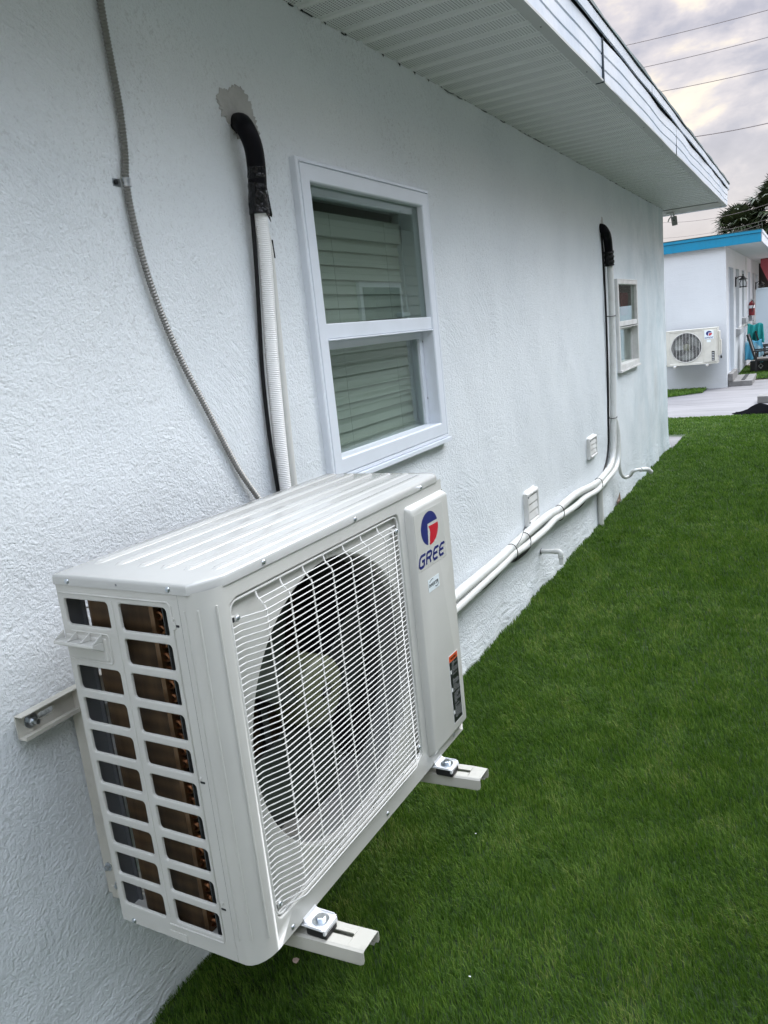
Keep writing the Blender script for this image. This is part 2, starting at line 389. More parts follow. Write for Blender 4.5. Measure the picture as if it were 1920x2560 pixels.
b = MB(); b.prism([(-.6, 9.47), (.048, 9.32), (.05, 8.60), (-.6, 8.60)], 2, -.01, .012); tag(b.build('paving_slab', m_path, bevel=.004), 'pale triangular corner of a paving slab set in the turf at the house corner', 'paving slab')

def grass(name, region, dens, length, wk, cols, label_kind='stuff', lean=(-.25, .35), seed=3):
    """blades in a polygon-free box region; dens(y) blades/m2, wk(d) width"""
    g = np.random.default_rng(seed); X0, X1, Y0, Y1 = region
    ys = np.linspace(Y0, Y1, 60); P = []
    for a, bb in zip(ys, ys[1:]):
        yc = (a + bb) / 2; n = int(dens(yc) * (X1(yc) - X0(yc)) * (bb - a))
        P.append(np.stack([g.uniform(X0(yc), X1(yc), n), g.uniform(a, bb, n)], 1))
    P = np.concatenate(P); n = len(P); x, y = P[:, 0], P[:, 1]
    d = np.hypot(np.hypot(x - 1.3, y), 1.45)
    def fld(fx, fy, k):        # two octaves of lattice value noise, about unit spread
        out = 0
        for o_, am in ((1, 1.0), (2.3, .55)):
            tb = np.random.default_rng(int(k * 100) + int(o_ * 7)).uniform(-1, 1, (64, 64)); ang = .6 + k
            u = (x * math.cos(ang) - y * math.sin(ang)) * fx * o_ / 3.2; v = (x * math.sin(ang) + y * math.cos(ang)) * fy * o_ / 3.2
            iu = np.floor(u).astype(int); iv = np.floor(v).astype(int); a_ = u - iu; c_ = v - iv; a_ = a_ * a_ * (3 - 2 * a_); c_ = c_ * c_ * (3 - 2 * c_)
            T = lambda i, j: tb[i % 64, j % 64]
            out = out + am * (T(iu, iv) * (1 - a_) * (1 - c_) + T(iu + 1, iv) * a_ * (1 - c_) + T(iu, iv + 1) * (1 - a_) * c_ + T(iu + 1, iv + 1) * a_ * c_)
        return out * 1.5
    A = fld(3.1, 2.3, 1.7) * .25 + fld(21.0, 25.1, 4.2) * .40 + g.normal(0, .60, n) + math.atan2(lean[1], lean[0])
    lm = (.80 + .06 * fld(3.3, 6.1, .6) + .16 * fld(24., 31., 2.6) + g.normal(0, .34, n)).clip(.05, 1.35)
    Ln = length * g.uniform(.65, 1.15, n) * (1 + .07 * fld(13, 17, 2.2) + .08 * fld(37, 43, 1.1)); wd = wk(d) * g.uniform(.7, 1.25, n)
    dxy = np.stack([np.cos(A), np.sin(A)], 1); pr = g.uniform(0, 2 * PI, n); perp = np.stack([np.cos(pr), np.sin(pr)], 1)
    V = np.zeros((n, 5, 3), np.float32)
    l1 = (Ln * .5)[:, None]; l2 = Ln[:, None]
    h1 = np.cos(lm * .45) * Ln * .5; h2 = h1 + np.cos(lm * 1.15) * Ln * .5
    o1 = dxy * (np.sin(lm * .45) * Ln * .5)[:, None]; o2 = o1 + dxy * (np.sin(lm * 1.15) * Ln * .5)[:, None]
    hw = (wd / 2)[:, None] * perp
    V[:, 0, :2] = P - hw; V[:, 1, :2] = P + hw; V[:, 0, 2] = V[:, 1, 2] = -.004
    V[:, 2, :2] = P + o1 + hw * .9; V[:, 3, :2] = P + o1 - hw * .9; V[:, 2, 2] = V[:, 3, 2] = h1
    V[:, 4, :2] = P + o2; V[:, 4, 2] = h2
    base = (np.arange(n) * 5)[:, None]
    loops = np.concatenate([base + np.array([[0, 1, 2, 3]]), base + np.array([[3, 2, 4]])], 1).ravel().astype(np.int32)
    st = np.empty(2 * n, np.int32); st[0::2] = np.arange(n) * 7; st[1::2] = np.arange(n) * 7 + 4
    me = bpy.data.meshes.new(name); me.vertices.add(5 * n); me.vertices.foreach_set('co', V.ravel())
    me.loops.add(7 * n); me.loops.foreach_set('vertex_index', loops)
    me.polygons.add(2 * n); me.polygons.foreach_set('loop_start', st)
    me.update(calc_edges=True)
    at = me.attributes.new('tone', 'FLOAT', 'FACE'); tn = np.repeat((g.uniform(0, 1, n) * .72 + .16 + .05 * fld(1.7, 2.9, 5.0) + .09 * fld(29, 35, .3)).clip(0, 1), 2); at.data.foreach_set('value', tn.astype(np.float32))
    M = bpy.data.materials.new(name + '_blades'); M.use_nodes = True; t = M.node_tree; bs = t.nodes['Principled BSDF']
    an = t.nodes.new('ShaderNodeAttribute'); an.attribute_name = 'tone'
    L(t, RAMP(t, an.outputs['Fac'], cols), bs.inputs['Base Color']); bs.inputs['Roughness'].default_value = .5; bs.inputs['Specular IOR Level'].default_value = .22
    tl = t.nodes.new('ShaderNodeBsdfTranslucent'); L(t, MIX(t, .5, bs.inputs['Base Color'].links[0].from_socket, (.09, .21, .02)), tl.inputs[0])
    mx = t.nodes.new('ShaderNodeMixShader'); mx.inputs[0].default_value = .32; L(t, bs.outputs[0], mx.inputs[1]); L(t, tl.outputs[0], mx.inputs[2])
    L(t, mx.outputs[0], t.nodes['Material Output'].inputs[0])
    me.materials.append(M); o = bpy.data.objects.new(name, me); COL.objects.link(o); print(name, n, 'blades')
    return o
gcols = [(.0, (.012, .028, .003)), (.35, (.038, .094, .009)), (.7, (.090, .178, .019)), (.92, (.155, .245, .038)), (1.0, (.22, .26, .07))]
o = grass('grass', (lambda y: .004 if y < 8.62 else (.055 if y < 9.5 else -.9), lambda y: 1.95, .35, 11.02),
          lambda y: 66000 * min(1, (2.0 / max(y, .5)) ** 1.5) if y > .8 else 12000, .024, lambda d: np.maximum(.0015, .00080 * d), gcols, lean=(-.95, .28))
tag(o, 'short dark green artificial turf blades covering the lawn beside the house', 'grass', kind='stuff')
# turf patch at the foot of the far building
sheet('lawn', [(-6, 13.35), (-.74, 13.58), (-.26, 14.02), (-.235, 14.69), (-6, 14.69)], .006, m_turf)
def inside_patch(nm, x0f, x1f, y0, y1, seed):
    return grass(nm, (x0f, x1f, y0, y1), lambda y: 5000, .045, lambda d: .010 + 0 * d, gcols, seed=seed)
o = inside_patch('grass', lambda y: -1.6, lambda y: -.75 + (y - 13.6) * 1.1 if y < 14.02 else -.26, 13.6, 14.66, 5); o.location.z = .008
tag(o, 'small wedge of green turf at the foot of the far building wall', 'grass', kind='stuff')
sheet('lawn', [(.07, 15.95), (8, 15.75), (8, 19.0), (.07, 19.0)], .006, m_turf)
o = inside_patch('grass', lambda y: .08, lambda y: 1.2, 15.95, 18.9, 6); o.location.z = .008
tag(o, 'strip of green turf under the black chairs by the far building', 'grass', kind='stuff')

# ------------------------------------------------------------------ near house
house = empty('house', (0, 4, 0), 0, 'long white stucco house with perforated soffit, pale metal fascia and two windows', 'house')
HO = Vector((0, 4, 0))
def hb(mb, *a, **k):           # build in world coordinates under the house
    mb.v = [(p[0] - HO.x, p[1] - HO.y, p[2] - HO.z) for p in mb.v]; return mb.build(*a, **k)
W1 = (2.015, 2.915, 1.035, 1.978); W2 = (6.275, 7.07, 1.01, 1.697)
YE = 8.69
def wavy(y, z):
    s = lambda a, b, c: math.sin(a * y + b * z + c)
    d = .0030 * s(2.1, 3.3, .4) + .0022 * s(5.7, -4.1, 1.9) + .0012 * s(13, 9, 3.) + .0009 * s(-19, 15, .2)
    if z < .16: d += (.16 - z) / .16 * (.010 + .006 * s(9, 0, 0) + .004 * s(27, 11, 1) + .003 * s(61, 30, 2))
    return d
def near_win(y, z):
    k = 1.0
    for (a, b_, c, d_) in (W1, W2):
        dy = max(a - y, y - b_, 0); dzz = max(c - z, z - d_, 0); k = min(k, math.hypot(dy, dzz) / .10)
    return min(1, k)
ysl = sorted(set([round(-2 + i * .05, 4) for i in range(int(10.69 / .05) + 1)] + [W1[0], W1[1], W2[0], W2[1], YE]))
zsl = sorted(set([-.05, 0, .02, .04, .06, .09, .12, .16] + [round(.2 + i * .05, 4) for i in range(45)] + [W1[2], W1[3], W2[2], W2[3], 2.42]))
b = MB(); idx = {}
for i, y in enumerate(ysl):
    for j, z in enumerate(zsl):
        yy = y
        if y == YE: yy = y + .006 * math.sin(z * 17) + .004 * math.sin(z * 41 + 1)
        idx[i, j] = len(b.v); b.v.append((wavy(y, z) * near_win(y, z) - (.006 if y == YE else 0), yy, z))
for i in range(len(ysl) - 1):
    for j in range(len(zsl) - 1):
        yc, zc = (ysl[i] + ysl[i + 1]) / 2, (zsl[j] + zsl[j + 1]) / 2
        if any(a < yc < b_ and c < zc < d_ for (a, b_, c, d_) in (W1, W2)): continue
        b.f.append((idx[i, j], idx[i + 1, j], idx[i + 1, j + 1], idx[i, j + 1]))
n_y = len(ysl) - 1       # far end wall and reveals
b.strip([b.v[idx[n_y, j]] for j in range(len(zsl))], [(-5, YE + .004, z) for z in zsl], close=False)
for (a, b_, c, d_) in (W1, W2):
    b.strip([(0, a, c), (0, b_, c), (0, b_, d_), (0, a, d_)], [(-.15, a, c), (-.15, b_, c), (-.15, b_, d_), (-.15, a, d_)])
b.quad((-5, -2, -.05), (-5, YE, -.05), (-5, YE, 2.42), (-5, -2, 2.42)); b.quad((0, -2, -.05), (-5, -2, -.05), (-5, -2, 2.42), (0, -2, 2.42))
hb(b, 'wall', m_wall, house, smooth=True)
# room behind the windows: floor and inner partition keep it dim
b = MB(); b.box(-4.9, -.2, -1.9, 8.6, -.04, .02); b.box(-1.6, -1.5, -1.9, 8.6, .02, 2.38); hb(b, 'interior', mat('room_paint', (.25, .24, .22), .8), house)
# soffit with V grooves
b = MB(); prof = []; y = -2.088
while y < 9.15:
    prof += [(y, 2.395), (y + .094, 2.395), (y + .099, 2.4015), (y + .120, 2.4015)]; y += .125
prof = [p for p in prof if p[0] < 8.78]
A = [(-.05, p[0], p[1]) for p in prof]; B = [(.505, p[0], p[1]) for p in prof]; b.strip(A, B, close=False)
hb(b, 'soffit', m_soff, house)
b = MB(); b.box(-.4, .505, 8.775, 9.20, 2.388, 2.394); b.box(-5, -.02, 8.70, 9.20, 2.386, 2.392); hb(b, 'end_soffit', mat('plain_soffit_board', (.46, .46, .44), .6, 0, None, (3, (.40, .40, .38), .4, .7)), house)
# dark broken gap where the stucco meets the soffit
b = MB(); y = 1.9
while y < 8.5:
    if random.random() < .55:
        l = random.uniform(.02, .09); b = MB(); b.tube([(.001, y, 2.3945), (.004, y + l * .5, 2.3915 + random.uniform(-.002, .002)), (.001, y + l, 2.3945)], random.uniform(.0009, .0020), 6); hb(b, 'soffit_gap', m_blk, house)
    y += random.uniform(.05, .16)
yy = 2.037
while yy < 8.6:
    if random.random() < .8:
        q = random.uniform(.6, 1.1) * (.016 if yy < 3.2 else .010); b = MB(); b.add([(.008, yy - q * .2, 2.392 + .002), (.009, yy + q, 2.394), (.008, yy + q * .7, 2.392 - q * .55)], [(0, 1, 2)]); hb(b, 'soffit_gap', m_blk, house)
    yy += .125
# J trim, fascia boards
def run(y0, y1, x, z, jit=.003, ph=0.):
    n = max(2, int((y1 - y0) / .09)); return [(x + jit * (math.sin(3.1 * yy + ph) + .6 * math.sin(7.7 * yy + ph * 2)), yy, z + jit * .8 * math.sin(4.3 * yy + ph)) for yy in [y0 + (y1 - y0) * i / n for i in range(n + 1)]]
b = MB()
for (xa, za, xb, zb) in ((.500, 2.412, .500, 2.389), (.500, 2.389, .540, 2.389), (.540, 2.389, .540, 2.397)):
    b.strip(run(-2.1, 9.27, xa, za, .0012), run(-2.1, 9.27, xb, zb, .0012), close=False)
hb(b, 'soffit_trim', m_lip, house)
b = MB()
m_nail = mat('nail_head', (.12, .12, .12), .5)
for yy in np.arange(2.2, 9.0, .62): b = MB(); b.lathe([(.0035, 0), (.003, .002)], (.517, yy, 2.3885), (0, 0, -1), 8); hb(b, 'nail', m_nail, house)
def fascia(y0, y1, ph):
    P = [(.536, 2.393), (.5375, 2.437), (.5335, 2.440), (.5335, 2.443), (.538, 2.446), (.539, 2.490), (.5345, 2.493), (.5345, 2.496), (.5395, 2.500), (.540, 2.552), (.532, 2.554)]
    b = MB(); Ls = [run(y0, y1, x, z, .0032, ph) for x, z in P]
    for a, c in zip(Ls, Ls[1:]): b.strip(a, c, close=False)
    return hb(b, 'fascia_board', m_fascia, house, smooth=True)
fascia(-2.1, 3.640, .3); fascia(3.646, 5.700, 1.4); fascia(5.706, 9.29, 2.6)
b = MB(); b.box(.5315, .5415, 3.636, 3.650, 2.388, 2.556); b.box(.5315, .5415, 5.697, 5.709, 2.388, 2.556); b.box(.47, .524, -2.1, 9.28, 2.416, 2.60); b.box(.505, .538, 3.640, 3.646, 2.3865, 2.39)
hb(b, 'fascia_joint', mat('joint_shadow_gap', (.02, .035, .05), .7), house)
for (y0, y1) in ((-2.1, 4.76), (4.764, 7.55), (7.554, 9.42)):
    b = MB(); Ls = [run(y0, y1, x, z, .0015, y0) for x, z in ((.541, 2.566), (.549, 2.566), (.551, 2.606), (.545, 2.612), (.50, 2.614))]
    for a, c in zip(Ls, Ls[1:]): b.strip(a, c, close=False)
    hb(b, 'drip_edge', m_fascia, house, smooth=True)
b = MB(); ys = np.arange(-2.1, 9.45, .06); top = []; bot = []
for yy in ys: top.append((.548, yy, 2.638 + .006 * math.sin(yy * 8) * math.sin(yy * 2.3) + random.uniform(-.002, .003))); bot.append((.556, yy, 2.6135))
b.strip(bot, top, close=False); b.strip(top, [(-5.5, q[1], 2.66) for q in top], close=False); b.strip(bot, [(.5, q[1], 2.6135) for q in bot], close=False)
b.quad(bot[-1], top[-1], (-5.5, top[-1][1], 2.66), (-5.5, top[-1][1], 2.6135))
hb(b, 'roof', m_shing, house)
b = MB(); b.box(-5.4, .53, 9.21, 9.29, 2.385, 2.555); b.box(-5.4, .545, 9.30, 9.43, 2.558, 2.612); hb(b, 'end_fascia', m_fascia, house, bevel=.002)
b = MB(); b.box(-5.4, .46, -2.0, 9.2, 2.46, 2.60); hb(b, 'roof_deck', m_blk, house)

# windows
def frame_profile(b, y0, y1, z0, z1, prof):
    """mitred frame: prof list of (inset, x)"""
    Ls = [[(x, y0 + i, z0 + i), (x, y1 - i, z0 + i), (x, y1 - i, z1 - i), (x, y0 + i, z1 - i)] for i, x in prof]
    for a, c in zip(Ls, Ls[1:]): b.strip(a, c)
def window(W, mv, near):
    y0, y1, z0, z1 = W; root = empty('window', (-HO.x, y0 - HO.y, z0 - HO.z), parent=house)
    def wb(mb, *a, **k):
        mb.v = [(p[0], p[1] - y0, p[2] - z0) for p in mb.v]; return mb.build(*a, **k)
    s = 1 if near else .62
    b = MB(); frame_profile(b, y0, y1, z0, z1, [(0, -.02), (0, .020), (.003, .023), (.012 * s, .023), (.013 * s, .019), (.015 * s, .019), (.016 * s, .024), (.060 * s, .024), (.064 * s, .020), (.064 * s, -.075), (.078 * s, -.075), (.078 * s, -.10)])
    if near:
        b.box(.0235, .0285, y0 + .014, y1 - .014, z1 - .0145, z1 - .0125)
    b.box(-.02, .034, y0 - .004, y1 + .004, z0 - .016, z0 - .001)      # sill lip
    wb(b, 'frame', mv, root, bevel=.0015)
    zr = (z0 + z1) / 2 - .02 if near else z0 + .345; i = .064 * s
    # upper sash glass directly in the frame
    b = MB(); b.box(-.004, .0, y0 + i, y1 - i, zr + .025, z1 - i); wb(b, 'pane', m_glass, root)
    b = MB(); b.box(-.016, .019, y0 + i + .0005, y1 - i - .0005, zr - .022 * s, zr + .024); b.box(-.018, .024, y0 + i + .0008, y1 - i - .0008, zr - .028, zr - .0225); wb(b, 'meeting_rail', mv, root, bevel=.003)
    b = MB(); st = .030 * s; frame_profile(b, y0 + i + .0006, y1 - i - .0006, z0 + i * .55, zr - .024, [(0, -.050), (0, -.026), (st, -.026), (st, -.040), (st, -.050)]); wb(b, 'sash', mv, root, bevel=.001)
    b = MB(); b.box(-.040, -.036, y0 + i + st, y1 - i - st, z0 + i * .55 + st, zr - .024 - st + .02); wb(b, 'pane', m_glass, root)
    if near:
        for zz in (1.42, 1.20):
            b = MB(); b.lathe([(.006, 0), (.006, .0015)], (-.03, y1 - i - .0015, zz), (0, -1, 0), 10)
            wb(b, 'track_screw', m_blk, root)
    return root, wb
r1, wb = window(W1, m_vinyl, True)
b = MB(); zz = 1.875
b.box(-.105, -.075, 2.087, 2.895, 1.79, 1.865)
wb(b, 'valance', mat('blind_valance', (.70, .70, .66), .5), r1, bevel=.004)
b = MB(); k = 0; z = 1.772
while z > 1.13:
    tl = R(82) + .02 * math.sin(k * 1.7); sg = 0
    P = []
    for q in range(9):
        yy = 2.085 + .815 * q / 8
        dzg = .0022 * math.sin(k * .8 + q * .4); P.append((yy, z + dzg))
    A = [(-.088 + .025 * math.cos(tl), yy, zc - .026 * math.sin(tl)) for yy, zc in P]; Mi = [(-.088 - .003, yy, zc) for yy, zc in P]; C = [(-.088 - .025 * math.cos(tl), yy, zc + .026 * math.sin(tl)) for yy, zc in P]
    A2 = [(p[0] - .002, p[1], p[2] - .0015) for p in A]
    b.strip(A, Mi, close=False); b.strip(Mi, C, close=False); b.strip(A, A2, close=False)
    z -= .0455; k += 1
for q in range(5): b.box(-.110, -.068, 2.085, 2.90, 1.113 - q * .0065, 1.1165 - q * .0065)
wb(b, 'blind', m_blind, r1)
b = MB()
for yy in (2.30, 2.68): b.tube([(-.060, yy, 1.86), (-.060, yy, 1.10)], .0008, 5)
wb(b, 'blind_cord', m_blind, r1)
b = MB(); b.box(-.035, -.008, 2.66, 2.73, 1.518, 1.535); wb(b, 'sash_latch', m_vinyl, r1, bevel=.004)
r2, wb = window(W2, m_vinyl2, False)
b = MB()
for q in range(14): yy = 6.36 + q * .052; b.tube([(-.10 + .012 * (q % 2), yy, 1.03), (-.10 + .012 * (q % 2), yy, 1.67)], .026, 8)
wb(b, 'curtain', mat('grey_white_curtain', (.72, .72, .70), .8), r2, smooth=True)
b = MB(); Pz = [(6.62, 1.60), (6.90, 1.60), (6.93, 1.57), (6.89, 1.50), (6.93, 1.42), (6.62, 1.42), (6.60, 1.45), (6.63, 1.50), (6.59, 1.57)]
b.prism(Pz, 0, -.030, -.026); wb(b, 'sign_panel', mat('dull_red_panel', (.50, .12, .13), .5), r2)
b = MB(); b.prism([(6.60, 1.08), (6.78, 1.08), (6.74, 1.16), (6.66, 1.19), (6.61, 1.15)], 0, -.075, -.065); wb(b, 'sill_object', m_label, r2)

# mortar patch round the pipe hole
def patch(name, cy, cz, pts, M, parent, seed, th=.004, jag=.006):
    random.seed(seed); V = []; n = len(pts)
    for i in range(n):
        a, c = pts[i], pts[(i + 1) % n]
        for k in range(7):
            t = k / 7; V.append((a[0] + (c[0] - a[0]) * t + random.uniform(-jag, jag), a[1] + (c[1] - a[1]) * t + random.uniform(-jag, jag)))
    def lp(s, x): return [(x + wavy(cy, cz), cy + (p[0] - cy) * s, cz + (p[1] - cz) * s) for p in V]
    b = MB(); Ls = [lp(1.0, -.002), lp(1.0, th * .5), lp(.93, th), lp(.5, th * 1.4)]
    for a, c in zip(Ls, Ls[1:]): b.strip(a, c)
    b.cap(Ls[-1]); return hb(b, name, M, parent)
patch('mortar_patch', 1.80, 2.05, [(1.726, 2.078), (1.745, 2.098), (1.772, 2.104), (1.80, 2.122), (1.829, 2.125), (1.845, 2.115), (1.868, 2.088), (1.878, 2.06), (1.888, 2.03), (1.890, 2.005), (1.873, 1.975), (1.848, 1.97), (1.80, 1.99), (1.765, 2.018), (1.738, 2.045)], m_mort, house, 4)
patch('mortar_patch', 5.93, 2.06, [(5.88, 2.03), (5.89, 2.08), (5.92, 2.115), (5.95, 2.11), (5.97, 2.07), (5.98, 2.03), (5.93, 2.0)], m_mort, house, 5, .002, .004)
random.seed(9)

# ------------------------------------------------------------------ house across the alley (seen only as a reflection in the panes)
op = empty('opposite_house', (3.1, 2, 0), 0, 'grey-green sided house reflected in the glass of the big window', 'house')
def ob(mb, *a, **k): mb.v = [(p[0] - 3.1, p[1] - 2, p[2]) for p in mb.v]; return mb.build(*a, **k)
m_side = mat('grey_green_siding', (.44, .455, .41), .6)
b = MB(); z = 0.0
while z < 2.66: b.add([(3.1, -5, z), (3.1, 12.5, z), (3.118, 12.5, z + .118), (3.118, -5, z + .118), (3.118, 12.5, z + .12), (3.118, -5, z + .12)], [(0, 1, 2, 3)]); b.quad((3.1, -5, z + .12), (3.1, 12.5, z + .12), (3.118, 12.5, z + .118), (3.118, -5, z + .118)); z += .12
b.quad((3.1, 12.5, 0), (9, 12.5, 0), (9, 12.5, 2.7), (3.1, 12.5, 2.7)); b.quad((3.12, -5, 0), (3.12, 12.49, 0), (3.12, 12.49, 2.7), (3.12, -5, 2.7)); ob(b, 'wall', m_side, op)
b = MB(); y = -5.2
while y < 12.7: b.box(2.5, 3.3, y, y + .115, 2.70, 2.715); y += .12
ob(b, 'soffit', mat('grey_soffit', (.22, .225, .21), .6), op)
b = MB(); b.box(2.46, 2.5, -5.2, 12.7, 2.69, 2.90); ob(b, 'fascia', mat('pale_fascia', (.5, .52, .52), .5), op)
b = MB(); b.prism([(2.42, 2.90), (2.42, 2.93), (6, 3.6), (9.2, 2.93), (9.2, 2.90)], 1, -5.3, 12.8); ob(b, 'roof', mat('grey_shingle', (.12, .12, .12), .9), op)
for yy in (5.2, 7.9, 10.6):
    b = MB(); b.box(3.06, 3.0995, yy - .07, yy + .97, 1.55, 2.07); wo_ = ob(b, 'window', m_vinyl, op)
    b = MB(); b.box(3.05, 3.0595, yy, yy + .9, 1.61, 2.01); ob(b, 'pane', mat('dark_pane', (.03, .045, .035), .1), op)
# ------------------------------------------------------------------ air conditioner
D, WD, H = .3357, .881, .70
def text_mesh(s, size, depth=.0006):
    c = bpy.data.curves.new('t', 'FONT'); c.body = s; c.size = size; c.extrude = depth / 2; c.resolution_u = 3
    o = bpy.data.objects.new('t', c); me = bpy.data.meshes.new_from_object(o); bpy.data.objects.remove(o); bpy.data.curves.remove(c); return me
def text_into(mb, s, size, b0, z0, a, width=None, shear=0.0, mode='front'):
    me = text_mesh(s, size); xs = [v.co.x for v in me.vertices]; x0, x1 = min(xs), max(xs); k = (width / (x1 - x0)) if width else 1
    V = [(a + v.co.z, b0 + (v.co.x - x0) * k + v.co.y * shear, z0 + v.co.y) for v in me.vertices]
    mb.add(V, [tuple(p.vertices) for p in me.polygons]); bpy.data.meshes.remove(me)
def strokes(mb, lines, wd, a0, a1):
    """thick polylines in the (b, z) plane with mitred joins"""
    for ln in lines:
        n = len(ln); Lf = []; Rt = []
        for i in range(n):
            p = Vector(ln[i]); d0 = (Vector(ln[i]) - Vector(ln[i - 1])).normalized() if i else None; d1 = (Vector(ln[i + 1]) - p).normalized() if i < n - 1 else None
            d = ((d0 or d1) + (d1 or d0)).normalized(); nn = Vector((-d.y, d.x)); k = 1 / max(.5, nn.dot(Vector((-(d1 or d0).y, (d1 or d0).x))))
            Lf.append(p + nn * wd / 2 * k); Rt.append(p - nn * wd / 2 * k)
        for i in range(n - 1):
            q = [Lf[i], Lf[i + 1], Rt[i + 1], Rt[i]]; mb.prism([(v.x, v.y) for v in q], 0, a0, a1)
def screw(parent, p, ax, r=.0048, name='screw', M=None):
    b = MB(); b.lathe([(r, -.001), (r, .0006), (r * .85, .0018), (r * .45, .0027), (r * .1, .0029)], p, ax, 14)
    return b.build(name, M or m_zinc, parent, smooth=True)
def hexbolt(parent, p, ax, r=.011, name='bolt'):
    b = MB(); b.lathe([(r * 1.7, 0), (r * 1.7, .0022)], p, ax, 24); b.lathe([(r, .0022), (r, .0085), (r * .85, .0098)], p, ax, 6); return b.build(name, m_zinc, parent)
def fan_face(b, S, depth_lip=.012):
    """front sheet: outer rectangle, recessed square, round bell mouth (local a is out of the face)"""
    cb, cz, r = S['c']; A = angs(cb, cz, [S['outer'], S['rec']], 96)
    o, q = S['outer'], S['rec']; Dd = S['D']
    def lp(rc, rad, a): return [(a, *rr_pt(t, cb, cz, *rc, rad)) for t in A]
    def ci(rad, a): return [(a, cb + rad * math.cos(t), cz + rad * math.sin(t)) for t in A]
    g = lambda e: (q[0] + e, q[1] - e, q[2] + e, q[3] - e)
    Ls = [lp(o, 0, Dd), lp(g(-.0012), S['rr'] + .001, Dd), lp(q, S['rr'], Dd), lp(g(.0015), S['rr'] - .001, Dd - .0012), lp(g(.0045), S['rr'] - .003, Dd - S['rd'] + .001), lp(g(.007), S['rr'] - .005, Dd - S['rd']), lp(g(.0075), S['rr'] - .005, Dd - S['rd']),
          ci(r + .0045, Dd - S['rd']), ci(r + .004, Dd - S['rd']), ci(r + .001, Dd - S['rd'] - .002), ci(r, Dd - S['rd'] - .006), ci(r, Dd - S['rd'] - .022)]
    for a, c in zip(Ls, Ls[1:]): b.strip(a, c)
    return A
def build_fan(root, cb, cz, r, a_hub, name='fan'):
    f = empty(name, (a_hub, cb, cz), parent=root); rh = r * .27
    b = MB(); b.lathe([(rh, -.075), (rh, -.012), (rh * .92, -.003), (rh * .7, .003), (rh * .28, .004), (rh * .26, .001), (rh * .05, .001)], (0, 0, 0), (1, 0, 0), 40); b.build('hub', m_fan, f, smooth=True)
    b = MB(); b.lathe([(.011, .001), (.011, .006), (.006, .007), (.006, .012), (.002, .012)], (0, 0, 0), (1, 0, 0), 6); b.build('hub_nut', m_motor, f)
    for k in range(3):
        b = MB(); nr, na = 9, 12; G = []; G2 = []
        for i in range(nr):
            t = i / (nr - 1); rad = rh * .96 + (r * .95 - rh * .96) * t; span = R(62 + 22 * t); sw = R(-26 * t)
            row = []
            for j in range(na):
                u = j / (na - 1); tip = 1 - .10 * (abs(u - .45) * 2) ** 3 * t
                an = k * 2 * PI / 3 + R(20) + sw + span * (u - .5); row.append((-.012 - .060 * (1 - u) - .012 * math.sin(PI * u), rad * tip * math.cos(an), rad * tip * math.sin(an)))
            G.append(row)
        for a, c in zip(G, G[1:]): b.strip(a, c, close=False)
        o = b.build('blade', m_blade, f, smooth=True); s = o.modifiers.new('thick', 'SOLIDIFY'); s.thickness = .003
    return f

